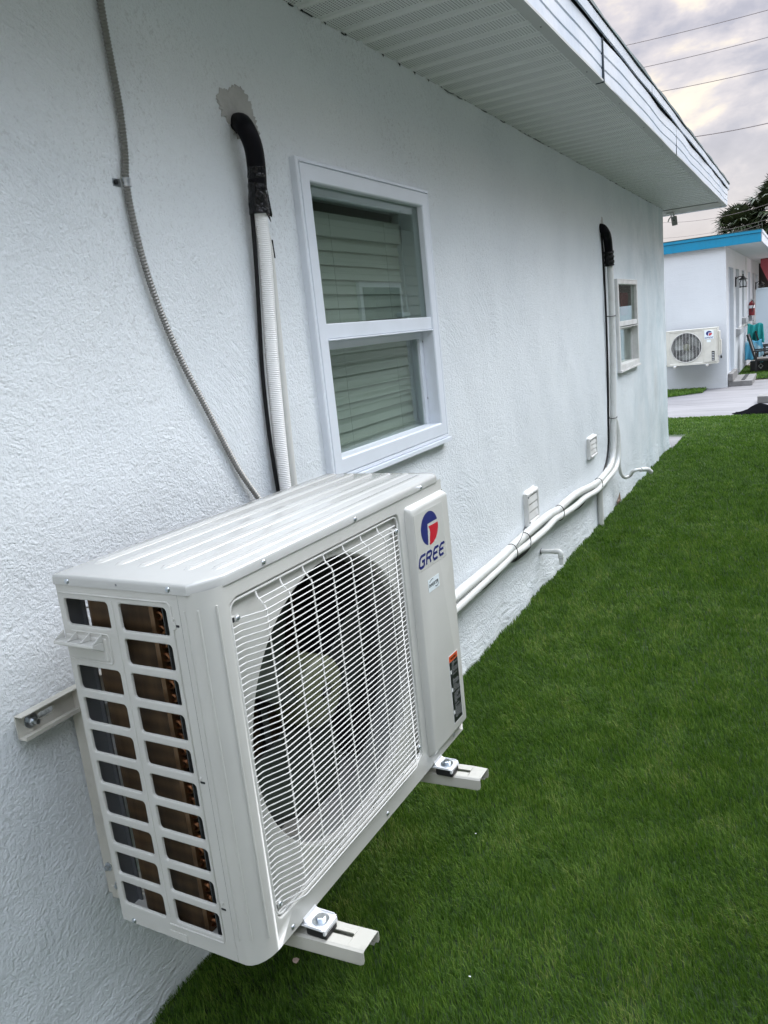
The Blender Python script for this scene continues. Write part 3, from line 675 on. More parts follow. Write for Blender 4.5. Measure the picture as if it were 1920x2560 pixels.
def near_ac():
    root = empty('outdoor_unit', (.1514, .8748, .4136), -.0179, 'large cream air conditioner unit in the foreground, fan behind a white wire guard', 'air conditioner', 'air conditioner outdoor units hung on the white walls')
    # side sheet with openings
    b = MB(); f = lambda u, v, d: (u, d, v)
    zt = [.656, .593, .531, .468, .405, .342, .280, .216, .152, .088]; zb = [.608, .547, .485, .421, .360, .297, .233, .170, .105, .040]
    lim = [.684] + [(zb[i] + zt[i + 1]) / 2 for i in range(9)] + [0.0]
    for i in range(10):
        c1 = (.0, .1345, lim[i + 1], lim[i]); c2 = (.1345, .2855, lim[i + 1], lim[i])
        if i == 1: b.quad((0, 0, lim[2]), (.1345, 0, lim[2]), (.1345, 0, lim[1]), (0, 0, lim[1]))
        else: holecell(b, f, c1, (.0135, .121, zb[i], zt[i] - .0005), .0065)
        holecell(b, f, c2, (.148, .255, zb[i], zt[i]), .0065)
    b.strip([(.0002, .0003, 0), (.0002, .0003, .68)], [(.0002, .012, 0), (.0002, .012, .68)], close=False)
    sp = b.build('side_panel', m_ac, root, smooth=True)
    # embossed frame line and slot stampings on the side panel
    b = MB()
    b.tube([(.006, -.0004, .667), (.262, -.0004, .667), (.2675, -.0004, .662), (.2675, -.0004, .636), (.2725, -.0004, .633), (.2725, -.0004, .624), (.2675, -.0004, .621), (.262, -.0004, .036), (.258, -.0004, .031), (.13, -.0004, .031)], .0016, 6)
    b.tube([(.1345, .0002, .66), (.1335, .0002, .045)], .0018, 6)
    b.tube([(.006, -.0002, .543), (.108, -.0002, .543), (.112, -.0002, .547), (.112, -.0002, .592), (.108, -.0002, .597), (.02, -.0002, .597)], .0014, 6)
    for zz in (.628, .345, .104): b.lathe([(.0030, -.001), (.0026, .0015)], (.270, 0, zz + .012), (0, -1, 0), 10)
    b.build('embossed_rib', m_ac, sp, smooth=True)
    b = MB()
    for (aa, zz) in ((.2755, .628), (.2735, .350), (.2715, .104)): b.prism([(aa - .0045, zz - .002), (aa + .0045, zz - .002), (aa + .0055, zz), (aa + .0045, zz + .002), (aa - .0045, zz + .002), (aa - .0055, zz)], 1, -.0004, .002)
    b.build('slot', m_blk, sp)
    b = MB(); b.box(.127, .168, -.0014, .003, .001, .017); b.build('bottom_tab', m_ac, sp, bevel=.0006)
    # moulded carrying handle
    b = MB(); b.box(.003, .104, -.0025, .004, .546, .590); h = b.build('handle', m_ac, root, bevel=.003)
    b = MB(); pr = [(-.0025, .583), (-.026, .586), (-.027, .580), (-.0025, .566)]
    b.prism([(p[0], p[1]) for p in pr], 0, .0, .098)
    for q in (.0, .033, .066, .0955): b.prism([(-.0025, .5835), (-.0265, .5865), (-.0025, .598)], 0, q, q + .0025)
    b.build('grip', m_ac, h, bevel=.0012)
    b = MB(); b.prism([(-.003, .552), (-.0032, .552), (-.0032, .577), (-.003, .577)], 0, .014, .094); b.build('grip_recess', mat('shaded_recess', (.50, .50, .47), .5), h)
    # corner post and front sheet
    b = MB(); cp = [(.286, .012), (.286, .0), (.302, .0), (.312, .003), (.321, .0105), (.328, .021), (.333, .034), (D - .0004, .048), (D, .055)]
    b.strip([(p[0], p[1], 0) for p in cp], [(p[0], p[1], .684) for p in cp], close=False)
    S = dict(D=D, c=(.366, .343, .286), outer=(.055, WD, 0, .684), rec=(.0575, .6515, .0475, .6555), rr=.022, rd=.012)
    fan_face(b, S)
    b.strip([(D, WD, 0), (D, WD, .68)], [(.0, WD, 0), (.0, WD, .68)], close=False)
    b.strip([(D, .055, 0), (D, WD, 0)], [(D - .02, .055, 0.0), (D - .02, WD, 0.0)], close=False)
    fp = b.build('front_panel', m_ac, root, smooth=True)
    b = MB()
    for (a1, b1, a2, b2) in ((.3425, .0515, .3425, .0515),): pass
    for (pa, pb) in (((.3185, .0075)), ((.297, -.0002))):
        z0_, z1_ = (.05, .655)
        b.tube([(pa, pb, z0_), (pa, pb, z1_)], .0020, 6)
    b.tube([(.3335, .0345, .04), (.3335, .0345, .655)], .0022, 6)
    b.build('corner_rib', m_ac, fp, smooth=True)
    # raised control cover
    b = MB(); cb, cz = .78, .34
    c0 = (.6775, .8805, .028, .658); A = angs(cb, cz, [c0], 40)
    for (x0, x1, y0, y1, r) in ((*c0, .008),):
        for qx in (x0 + r, x1 - r):
            for qy in (y0 + r, y1 - r):
                for k in range(4):
                    t = k / 3 * PI / 2; A.append(math.atan2(qy + (r * math.sin(t)) * (1 if qy > cz else -1) - cz, qx + r * math.cos(t) * (1 if qx > cb else -1) - cb) % (2 * PI))
    A = sorted(set(round(a, 6) for a in A))
    def lp(e, rad, a, er=None): er = e if er is None else er; return [(a, *rr_pt(t, cb, cz, c0[0] + e, c0[1] - er, c0[2] + e, c0[3] - e, rad)) for t in A]
    Ls = [lp(0, .008, D - .001, 0), lp(.001, .008, D + .003, 0), lp(.005, .008, D + .011, .0005), lp(.009, .007, D + .0142, .001), lp(.013, .006, D + .015, .003)]
    for a, c in zip(Ls, Ls[1:]): b.strip(a, c)
    b.cap(Ls[-1]); cc = b.build('control_cover', m_ac, root, smooth=True)
    b = MB(); b.strip([(D + .003, WD - .0004, .028), (D + .003, WD - .0004, .658)], [(D - .03, WD + .001, .028), (D - .03, WD + .001, .658)], close=False); b.build('cover_flange', m_ac, cc)
    a = D + .0152
    st = empty('logo_sticker', (0, 0, 0), parent=root)
    b = MB(); b.prism([(.6915, .4985), (.846, .497), (.8445, .634), (.690, .6355)], 0, a, a + .0003); b.build('backing', m_clear, st)
    q = a + .0004
    b = MB(); n = 26; cx, cy, rxx, ryy = .7665, .5885, .0465, .0405
    P = [(cx + rxx * math.cos(t), cy + ryy * math.sin(t)) for t in [R(17) + (R(252) - R(17)) * i / n for i in range(n + 1)]]
    P += [(.7525, .553), (.7575, .6005)]
    b.add([(q, *p) for p in P], [tuple(range(len(P)))]); P2 = P
    o = b.build('emblem_blue', m_navy, st)
    b = MB(); P = [(cx + rxx * math.cos(t), cy + ryy * math.sin(t)) for t in [R(6) - R(104) * i / 16 for i in range(17)]]
    P += [(.7635, .565), (.7680, .578), (.7660, .586), (.7600, .5935)]
    b.add([(q, *p) for p in P], [tuple(range(len(P)))]); b.build('emblem_red', m_red, st)
    b = MB(); sh = .30
    def G(lines, b0, wl=.030, hl=.027, z0=.5075): return [[(b0 + u * wl + v * hl * sh, z0 + v * hl) for u, v in ln] for ln in lines]
    ls = G([[(1, .98), (.25, .98), (.02, .78), (.0, .2), (.2, .02), (.72, .02), (.86, .12), (.86, .50), (.45, .50)]], .6945)
    ls += G([[(0, 0), (0, 1)], [(0, .98), (.68, .98), (.84, .84), (.8, .60), (.62, .50), (.12, .50)], [(.50, .50), (.80, 0)]], .7330)
    for bb in (.7695, .8045): ls += G([[(1, .98), (.28, .98), (.04, .76), (.0, .25), (.22, .02), (.92, .02)], [(.05, .52), (.82, .52)]], bb, .027)
    strokes(b, ls, .0062, q, q + .0003); b.build('lettering', m_navy, st)
    st2 = empty('inverter_sticker', (0, 0, 0), parent=root)
    b = MB(); b.prism([(.7325, .4365), (.792, .4365), (.792, .4675), (.7325, .4675)], 0, a, a + .0003); b.build('backing', m_label, st2)
    b = MB(); text_into(b, 'INVERTER', .0125, .7365, .4478, q, .051, .12)
    strokes(b, [[(.7400 + .0155 * (1 - math.cos(t)), .4595 + .0055 * math.sin(t)) for t in [PI * i / 10 for i in range(7)]], [(.7660 + .0105 * (1 - math.cos(t)), .4470 - .0055 * math.sin(t)) for t in [PI * i / 10 for i in range(2, 11)]]], .0014, q, q + .0003)
    b.build('lettering', m_ink, st2)
    st3 = empty('warning_label', (0, 0, 0), parent=root)
    b = MB(); b.prism([(.8025, .058), (.8575, .0575), (.8575, .242), (.8025, .243)], 0, a, a + .0003); b.build('border', m_white, st3)
    b = MB(); b.prism([(.8045, .060), (.8555, .0595), (.8555, .2245), (.8045, .2245)], 0, a + .0003, a + .0005); b.build('black_field', m_ink, st3)
    b = MB(); b.prism([(.8045, .2250), (.8555, .2250), (.8555, .2400), (.8045, .2410)], 0, a + .0003, a + .0005); b.build('orange_field', m_orange, st3)
    b = MB(); text_into(b, 'WARNING', .0080, .8130, .2292, a + .0007, .034); b.build('lettering', m_ink, st3)
    b = MB(); random.seed(3)
    for r_ in range(38):
        z = .2195 - r_ * .0040
        if r_ in (9, 10, 20, 28): continue
        bb = .8165 + (.002 if r_ % 7 == 0 else 0)
        while bb < .8530:
            l = random.uniform(.0022, .007); e = min(bb + l, .854); b.prism([(bb, z), (e, z), (e, z + .0009), (bb, z + .0009)], 0, a + .0005, a + .0007); bb = e + .0012
            if random.random() < .07: break
    b.build('fine_print', m_fine, st3)
    for zz in (.193, .145, .083):
        b = MB(); b.prism([(.8065, zz), (.8130, zz), (.8130, zz + .010), (.8065, zz + .010)], 0, a + .0005, a + .0007); b.build('pictogram', m_white, st3)
    # lid
    b = MB(); pl = [(-.002, -.002), (.309, -.002), (.3205, .018), (.3325, .043), (D + .0022, .058), (D + .0022, WD - .026), (D - .016, WD + .002), (-.002, WD + .002)]
    c = Vector((.17, .44))
    def off(e): 
        out = []
        for i, p in enumerate(pl):
            p0 = Vector(pl[i - 1]); p1 = Vector(p); p2 = Vector(pl[(i + 1) % len(pl)]); d0 = (p1 - p0).normalized(); d1 = (p2 - p1).normalized()
            n0 = Vector((-d0.y, d0.x)); n1_ = Vector((-d1.y, d1.x)); nn = (n0 + n1_).normalized(); out.append(p1 + nn * e / max(.4, nn.dot(n0)))
        return out
    Ls = [[(p.x, p.y, z) for p in off(e)] for e, z in ((.004, .6815), (0, .6815), (0, .6935), (.0012, .6975), (.0045, .7000))]
    for aa, cc_ in zip(Ls, Ls[1:]): b.strip(aa, cc_)
    b.cap(Ls[-1])
    for q_ in (.034, .088, .144, .198, .250, .300):
        b0, b1 = .062, WD - .012; w1, w2, hh = .0095, .0045, .0042
        if q_ > .29: b0 = .075; b1 = WD - .04
        prf = [(w1, 0), (w1 * .8, hh * .55), (w1 * .45, hh * .92), (0, hh * 1.02), (-w1 * .45, hh * .92), (-w1 * .8, hh * .55), (-w1, 0)]
        Ls_ = [[(q_ + p[0] * kk, bb_, .6998 + p[1] * kz) for p in prf] for bb_, kk, kz in ((b0, .55, 0), (b0 + .012, 1, 1), (b1 - .008, 1, 1), (b1, .55, 0))]
        for aa, cc_ in zip(Ls_, Ls_[1:]): b.strip(aa, cc_, close=False)
        continue
        V = [(q_ - w1, b0, .6998), (q_ + w1, b0, .6998), (q_ + w1, b1, .6998), (q_ - w1, b1, .6998), (q_ - w2, b0 + .010, .6998 + hh), (q_ + w2, b0 + .010, .6998 + hh), (q_ + w2, b1 - .010, .6998 + hh), (q_ - w2, b1 - .010, .6998 + hh)]
        b.add(V, [(4, 5, 6, 7), (0, 1, 5, 4), (1, 2, 6, 5), (2, 3, 7, 6), (3, 0, 4, 7)])
    b.build('top_cover', m_aclid, root, smooth=True)
    # carcass: base, back flange, coil, interior
    b = MB(); b.box(.002, D - .021, .012, WD - .002, .0006, .014); b.build('base_pan', m_ac, root)
    b = MB(); b.box(.0, .004, .62, WD - .001, .014, .679); b.build('rear_panel', m_grey, root)
    b = MB(); b.box(.0, .0035, .0125, .044, .014, .679); b.box(.0035, .012, .0405, .044, .014, .679)
    for q_ in range(9): b.box(.0035, .0045, .016, .020, .08 + q_ * .065, .085 + q_ * .065)
    b.build('rear_corner_post', m_grey, root)
    b = MB(); co = MB()
    arc = [(.205, .022), (.075, .022)] + [(.062 - .045 * math.sin(t), .067 - .045 * math.cos(t)) for t in [PI / 2 * i / 6 for i in range(7)]] + [(.017, .62)]
    inn = [(.205, .044), (.085, .044)] + [(.062 - .023 * math.sin(t), .067 - .023 * math.cos(t)) for t in [PI / 2 * i / 6 for i in range(7)]] + [(.039, .62)]
    loopc = arc + inn[::-1]
    Lz = lambda z: [(p[0], p[1], z) for p in loopc]
    b.strip(Lz(.016), Lz(.676)); b.cap(Lz(.676)); coil = b.build('coil', m_coil, root, smooth=True)
    b = MB()
    for i in range(26):
        z = .028 + i * .0248; b.tube([(.203, .030, z)] + [(.206 + .0095 * math.sin(t), .030, z + .0062 - .0062 * math.cos(t)) for t in [PI * k / 6 for k in range(7)]] + [(.203, .030, z + .0124)], .0034, 8)
    b.build('copper_bend', m_copper, coil, smooth=True)
    b = MB(); b.box(.196, .2055, .0205, .046, .016, .676); b.build('end_plate', mat('coppery_edge', (.13, .075, .035), .4, .6), coil)
    b = MB()
    for i in range(7): b.tube([(.006, .044, .05 + i * .095), (.006, .62, .05 + i * .095)], .0016, 6)
    for q_ in (.058, .2, .34, .48): b.tube([(.004, q_, .016), (.004, q_, .676)], .0016, 6)
    b.build('rear_guard', m_wire, root)
    # bell mouth duct, partition, motor bracket
    cbb, czz, rr_ = S['c']
    b = MB(); A = [2 * PI * i / 64 for i in range(64)]
    def ci(rad, aa): return [(aa, cbb + rad * math.cos(t), czz + rad * math.sin(t)) for t in A]
    b.strip(ci(rr_ + .0005, D - .030), ci(rr_ + .0005, D - .085)); b.strip(ci(rr_ + .0005, D - .085), ci(rr_ + .008, D - .10)); b.build('shroud', mat('shroud_grey', (.22, .23, .22), .5), root, smooth=True)
    b = MB(); b.box(.05, D - .012, .659, .662, .016, .676); b.build('partition', m_dark, root); b = MB(); b.box(.226, .228, .02, .11, .016, .676); b.build('baffle', m_dark, root)
    b = MB(); b.box(.13, .14, cbb - .045, cbb - .025, .016, .676); b.box(.13, .14, cbb + .025, cbb + .045, .016, .676); b.lathe([(.05, 0), (.055, .01), (.055, .07), (.03, .085), (.012, .087)], (.14, cbb, czz), (1, 0, 0), 24); b.build('motor', m_motor, root)
    build_fan(root, cbb, czz, rr_ - .008, D - .058)
    # fan guard of bent wire
    g = empty('fan_guard', (0, 0, 0), parent=root); a0 = D - .0045; a1 = D + .017
    b = MB(); bl, br, zt_, zb_ = .0635, .6455, .648, .055; rc = .018; P = []
    for (qx, qz, s0) in ((br - rc, zt_ - rc, 0), (bl + rc, zt_ - rc, 1), (bl + rc, zb_ + rc, 2), (br - rc, zb_ + rc, 3)):
        for k in range(6): t = PI / 2 * (s0 + k / 5); P.append((a0, qx + rc * math.cos(t), qz + rc * math.sin(t)))
    P.append(P[0]); b.tube(P, .0024, 8, caps=False); b.build('rim_wire', m_wire, g, smooth=True)
    b = MB(); nz = 52; pit = .01128
    for i in range(nz):
        z = .0625 + i * pit
        if i == nz - 1 or i == nz - 2:
            P = [(a1 - .004, .118 + .012 * (nz - 1 - i), z), (a1 - .002, .60, z)]
        else:
            P = [(a0, bl - .001, z), (a0 + .0005, .084, z), (a0 + .0025, .089, z), (a1 - .0015, .124, z), (a1, .129, z), (a1, .583, z), (a1 - .0015, .588, z), (a0 + .0025, .620, z), (a0 + .0005, .625, z), (a0, br + .001, z)]
        b.tube(P, .00112, 6)
    b.build('horizontal_wires', m_wire, g, smooth=True)
    b = MB()
    for q_ in (.133, .203, .273, .343, .413, .483, .553):
        b.tube([(a0, q_, zt_), (a0 + .003, q_, .636), (a1 - .004, q_, .620), (a1 - .002, q_, .612), (a1 - .002, q_, .092), (a1 - .004, q_, .084), (a0 + .003, q_, .068), (a0, q_, zb_)], .0016, 6)
    b.build('vertical_wires', m_wire, g, smooth=True)
    for (bb, zz) in ((.0785, .618), (.637, .615), (.640, .078), (.0755, .077)):
        b = MB(); b.lathe([(.0068, 0), (.0068, .0015)], (D - .0035, bb, zz), (1, 0, 0), 16); b.box(D - .0125, D - .0035, bb - .014, bb - .004, zz - .006, zz + .005); b.build('guard_clip', m_ac, g)
        screw(g, (D - .002, bb, zz), (1, 0, 0), .0050, 'guard_screw')
        b = MB(); b.box(D - .0036, D - .0031, bb - .0125, bb - .0075, zz - .0045, zz + .0035); b.build('clip_hole', m_blk, g)
    for (aa, zz) in ((.035, .689), (.271, .690), (.031, .006)): screw(root, (aa, -.0022 if zz > .5 else -.0006, zz), (0, -1, 0))
    b = MB(); b.lathe([(.0022, 0), (.0020, .0004)], (.155, -.0022, .690), (0, -1, 0), 10); b.build('punch_mark', m_grey, root)
    for (bb, zz) in ((.158, .6895), (.463, .687), (.766, .6865)): screw(root, (D + .0025, bb, zz), (1, 0, 0))
    for (bb, zz) in ((.097, .012), (.461, .014), (.822, .015)): screw(root, (D + .0003, bb, zz), (1, 0, 0))
    # feet
    for bc in (.1475, .7195):
        ft = empty('foot', (0, bc, 0), parent=root)
        b = MB(); b.box(.30, .381, -.0245, .0245, -.0085, -.0055); b.box(.3785, .3835, -.022, .022, -.018, -.007); b.prism([(.3362, -.006), (.349, -.0056), (.340, .001), (.3362, .007)], 1, -.021, .021); b.box(.338, .377, -.0245, -.0215, -.0056, -.0030); b.box(.338, .377, .0215, .0245, -.0056, -.0030)
        b.build('foot_plate', m_foot, ft, bevel=.0025, seg=3)
        b = MB(); b.box(.338, .3835, -.020, .020, -.029, -.009); b.build('rubber_pad', m_rub, ft, bevel=.004, seg=3)
        hexbolt(ft, (.361, .0, -.0055), (0, 0, 1), .0095)
    b = MB(); b.tube(smooth_path([(.17, .862, .03), (.245, .868, -.02), (.262, .852, -.065), (.225, .80, -.10), (.12, .74, -.10)], 6), .0045, 8); b.build('power_cable', m_cable, root, smooth=True)
    return root
ac = near_ac()

# wall bracket of the near unit
br = empty('wall_bracket', (0, .838, .80), 0, 'cream steel bracket with slotted channel rail and two long arms carrying the foreground air conditioner', 'bracket')
def wbk(mb, *a, **k): mb.v = [(p[0], p[1] - .838, p[2] - .80) for p in mb.v]; return mb.build(*a, **k)
b = MB()
f = lambda u, v, d: (.010 - d, u, v)
holecell(b, f, (.838, .94, .792, .838), (.884, .924, .8075, .8225), .007, .0008, .004, .001)
b.quad((.010, .94, .792), (.010, 1.76, .792), (.010, 1.76, .838), (.010, .94, .838))
b.strip([(.010, .838, .838), (.010, 1.76, .838)], [(.030, .838, .838), (.030, 1.76, .838)], close=False)
b.strip([(.010, .838, .792), (.010, 1.76, .792)], [(.032, .838, .792), (.032, 1.76, .792)], close=False)
b.strip([(.032, .838, .792), (.032, 1.76, .792)], [(.032, .838, .799), (.032, 1.76, .799)], close=False)
rl = wbk(b, 'rail', m_brkt, br); s = rl.modifiers.new('thick', 'SOLIDIFY'); s.thickness = .0022; s.offset = 0
hexbolt(br, (.0115, .868 - .838, .8165 - .80), (1, 0, 0), .0085)
b = MB(); b.tube([(.012, .030, .0165), (.034, .030, .0165)], .0048, 10); b.build('bolt_shank', m_zinc, br)
for (y0, yt, up_z) in ((.968, 1.0225, .835), (1.545, 1.605, .835)):
    b = MB()
    b.prism([(.0, up_z), (.038, up_z), (.052, up_z - .016), (.052, .374), (.030, .362), (.0, .362)], 1, y0, y0 + .0025)
    b.quad((.012, y0, .372), (.012, y0 + .04, .372), (.012, y0 + .04, up_z), (.012, y0, up_z))
    wbk(b, 'upright', m_brkt, br)
    b = MB(); za = .4136 - .030; x1 = .613; wd = .025
    y1c = yt + .006
    def P(x, s): t = (x - .012) / (x1 - .012); return y0 + .028 + (y1c - y0 - .028) * t + s * wd
    zs = 384
    # top skin with slot: cells along x
    def ft(u, v, d): return (u, P(u, v), za - d)
    holecell(b, ft, (.33, x1, -1, 1), (.500, .574, -.20, .20), .0001, .0006, .004, .001, 12) if False else None
    xs0, xs1 = .515, .578; h = .0042
    def Q(x, yy): return (x, P(x, 0) + yy, za)
    b.quad(Q(.012, -wd), Q(xs0, -wd), Q(xs0, wd), Q(.012, wd)); b.quad(Q(xs1, -wd), Q(x1, -wd), Q(x1, wd), Q(xs1, wd))
    n = 8; arcA = [Q(xs1 - h - .0 + h * math.sin(PI * k / n) if False else xs1 - h + h * math.cos(-PI / 2 + PI * k / n), h * math.sin(-PI / 2 + PI * k / n)) for k in range(n + 1)]
    b.add([Q(xs0, -wd), Q(xs1, -wd)] + [Q(xs1, 0)] , [])
    b.add([Q(xs0, -wd), Q(xs1, -wd)] + [p for p in arcA[:n // 2 + 1]][::-1] + [Q(xs0, -h)], [tuple(range(n // 2 + 4))])
    b.add([Q(xs0, wd), Q(xs1, wd)] + [Q(xs1, 0)] + [p for p in arcA[n // 2 + 1:]] + [Q(xs0, h)], [tuple(range(3 + n // 2 + 1))])
    b.quad(Q(xs1, -wd), Q(xs1, wd), Q(xs1, wd), Q(xs1, 0)) if False else None
    for s_ in (-1, 1):
        e = .0035
        A0 = [(x, P(x, 0) + s_ * wd, za) for x in (.012, x1)]; A1 = [(x, P(x, 0) + s_ * (wd + e), za - e) for x in (.012, x1)]; A2 = [(.012, P(.012, 0) + s_ * (wd + e), za - .028), (x1 - .009, P(x1, 0) + s_ * (wd + e), za - .030)]
        b.strip(A0, A1, close=False); b.add([A1[0], A1[1], (x1, P(x1, 0) + s_ * (wd + e), za - .020), (x1 - .002, P(x1, 0) + s_ * (wd + e), za - .0265), A2[1], A2[0]], [(0, 1, 2, 3, 4, 5)])
        A3 = [(p[0], p[1] - s_ * .008, p[2] - .001) for p in A2]; b.strip(A2, A3, close=False)
    arm = wbk(b, 'arm', m_brkt, br); s = arm.modifiers.new('thick', 'SOLIDIFY'); s.thickness = .0022; s.offset = -1
    for (xx, zz) in ((.016, .428), (.036, .390)): hexbolt(br, (xx, y0 - .838, zz - .80), (0, -1, 0), .0055)

# ------------------------------------------------------------------ pipes and cables on the near wall
def pipe(name, pts, r, M, parent=None, n=12, sm=6, flat=1):
    b = MB(); b.tube(smooth_path(pts, sm), r, n, flat=flat); return b.build(name, M, parent, smooth=True)
# flexible metal conduit
P = resample(smooth_path([(.012, 1.372, 2.44), (.012, 1.366, 2.30), (.012, 1.363, 2.19), (.012, 1.364, 2.11), (.012, 1.368, 1.99), (.012, 1.362, 1.895), (.013, 1.350, 1.83), (.013, 1.356, 1.722), (.013, 1.378, 1.607), (.013, 1.429, 1.462), (.013, 1.509, 1.303), (.014, 1.580, 1.164), (.02, 1.647, 1.058), (.03, 1.70, .95)], 20), .00175)
rr = [.0058 + .0024 * (.5 + .5 * math.cos(i * PI / 2)) ** .7 for i in range(len(P))]
b = MB(); b.tube(P, rr, 14); cd = b.build('flexible_conduit', m_flex, smooth=True); tag(cd, 'grey corrugated metal conduit curving down the wall to the near air conditioner', 'conduit')
b = MB(); b.tube([(.022 - .004, 1.352 + .013, 1.833), (.024, 1.352, 1.833), (.018, 1.339, 1.834)], .0095, 12, caps=False) if False else None
b.tube([(.003, 1.350, 1.842), (.012, 1.3535, 1.8345), (.012, 1.3535, 1.8265)], .0002, 4) if False else None
t_ = [(.0125 + .0100 * math.sin(a), 1.352 - .0100 * math.cos(a)) for a in [PI * k / 10 for k in range(11)]]
b.strip([(p[0], p[1], 1.842) for p in t_], [(p[0], p[1], 1.824) for p in t_], close=False)
b.box(.001, .0035, 1.322, 1.343, 1.825, 1.841); cl = b.build('conduit_clamp', m_zinc, None); s = cl.modifiers.new('thick', 'SOLIDIFY'); s.thickness = .0015
tag(cl, 'small shiny steel strap clamping the grey conduit to the wall', 'pipe clamp')
b = MB(); b.lathe([(.0052, .0), (.0052, .003), (.003, .0045)], (.0035, 1.329, 1.833), (1, 0, 0), 10); b.build('clamp_screw', m_blk, cl, smooth=True)
# near line set
ls_ = empty('refrigerant_line', (.03, 1.78, 1.0), 0, 'tall line set beside the big window, black at the top and ribbed white below', 'pipe', 'insulated pipe runs on the long white wall')
def pl(o_): o_.parent = ls_; o_.location = (-.03, -1.78, -1.0); return o_
pl(pipe('foam_insulation', [(-.03, 1.800, 2.024), (.012, 1.788, 2.026), (.040, 1.772, 2.004), (.048, 1.783, 1.962), (.042, 1.794, 1.915), (.035, 1.797, 1.86)], .0242, m_foam, n=18, sm=8))
P = resample(smooth_path([(.042, 1.794, 1.915), (.036, 1.796, 1.872), (.032, 1.797, 1.835), (.030, 1.798, 1.80)], 10), .006)
b = MB(); rr = [.0240 + random.uniform(-.0012, .0012) + (.0025 if i > 11 else 0) for i in range(len(P))]; b.tube(P, rr, 18); pl(b.build('tape_wrap', m_tape, None, smooth=True))
b = MB(); b.add([(.048, 1.822, 1.866), (.050, 1.827, 1.80), (.046, 1.829, 1.793), (.044, 1.818, 1.80)], [(0, 1, 2, 3)]); b.add([(.045, 1.785, 1.803), (.05, 1.80, 1.801), (.047, 1.822, 1.780), (.05, 1.815, 1.803)], [(0, 1, 2, 3)]); o = b.build('tape_end', m_tape, None); pl(o); s = o.modifiers.new('t', 'SOLIDIFY'); s.thickness = .001
P = resample(smooth_path([(.030, 1.799, 1.81), (.030, 1.800, 1.784), (.030, 1.795, 1.68), (.030, 1.783, 1.567), (.030, 1.768, 1.43), (.030, 1.760, 1.319), (.030, 1.752, 1.19), (.030, 1.747, 1.073), (.03, 1.745, .93)], 16), .00125)
rr = [.0185 + .0007 * math.cos(i * PI / 2) for i in range(len(P))]
b = MB(); b.tube(P, rr, 18); pl(b.build('ribbed_hose', m_rib, None, smooth=True))
pl(pipe('black_cable', [(.020, 1.778, 1.83), (.018, 1.780, 1.785), (.016, 1.768, 1.64), (.014, 1.752, 1.50), (.012, 1.742, 1.40), (.014, 1.732, 1.26), (.02, 1.726, 1.12), (.025, 1.73, .95)], .0058, m_cable, n=10))
pl(pipe('pale_cover', [(.010, 1.835, 1.78), (.010, 1.846, 1.70), (.011, 1.836, 1.52), (.012, 1.823, 1.30), (.012, 1.815, 1.12), (.012, 1.812, .95)], .0125, m_pale, n=12))
b = MB(); b.add([(.003, 1.876, 1.745), (.0035, 1.881, 1.745), (.0035, 1.884, 1.697), (.003, 1.8785, 1.697)], [(0, 1, 2, 3)]); b.box(.0015, .004, 1.876, 1.8815, 1.697, 1.745)
tag(b.build('tape_strip', m_tape), 'tiny strip of black tape stuck on the wall between the line set and the window', 'tape')
# far line set: down the wall, then along its foot to the near unit
l2 = empty('refrigerant_line', (.035, 5.9, .6), 0, 'twin white pipes running low along the wall and up beside the small window', 'pipe', 'insulated pipe runs on the long white wall')
def pl2(o_): o_.parent = l2; o_.location = (-.035, -5.9, -.6); return o_
pl2(pipe('foam_insulation', [(-.02, 5.87, 2.035), (.015, 5.862, 2.033), (.038, 5.868, 2.00), (.040, 5.915, 1.965), (.036, 5.955, 1.90), (.032, 5.985, 1.79)], .030, m_foam, n=14))
b = MB(); P = resample(smooth_path([(.035, 5.965, 1.88), (.033, 5.985, 1.79), (.032, 5.99, 1.775)], 8), .01); b.tube(P, [.034 + .003 * math.sin(i * 1.9) for i in range(len(P))], 12); pl2(b.build('tape_wrap', m_tape, None, smooth=True))
pl2(pipe('upper_pipe', [(.032, 6.00, 1.785), (.032, 5.999, 1.48), (.032, 5.972, 1.095), (.032, 5.905, .70), (.033, 5.885, .60), (.034, 5.855, .48), (.035, 5.775, .385), (.035, 5.586, .348), (.035, 5.254, .338), (.035, 4.81, .378), (.035, 4.553, .384), (.035, 4.317, .382), (.035, 4.149, .395), (.035, 3.779, .396), (.036, 3.604, .393), (.037, 3.458, .392), (.038, 3.337, .389), (.04, 3.05, .392), (.045, 2.773, .397), (.06, 2.4, .405), (.08, 1.95, .44), (.12, 1.76, .46)], .0225, m_pvc, n=14))
pl2(pipe('lower_pipe', [(.034, 5.925, .70), (.045, 5.945, .64), (.050, 5.955, .54), (.052, 5.92, .40), (.053, 5.795, .332), (.054, 5.514, .312), (.054, 5.221, .300), (.052, 4.893, .322), (.052, 4.653, .325), (.052, 4.383, .340), (.052, 4.21, .355), (.052, 4.044, .346), (.052, 3.868, .347), (.052, 3.665, .353), (.05, 3.48, .362), (.05, 3.34, .356), (.05, 3.05, .352), (.052, 2.772, .350), (.065, 2.4, .36), (.085, 1.95, .41), (.12, 1.76, .42)], .0185, m_pvc, n=14))
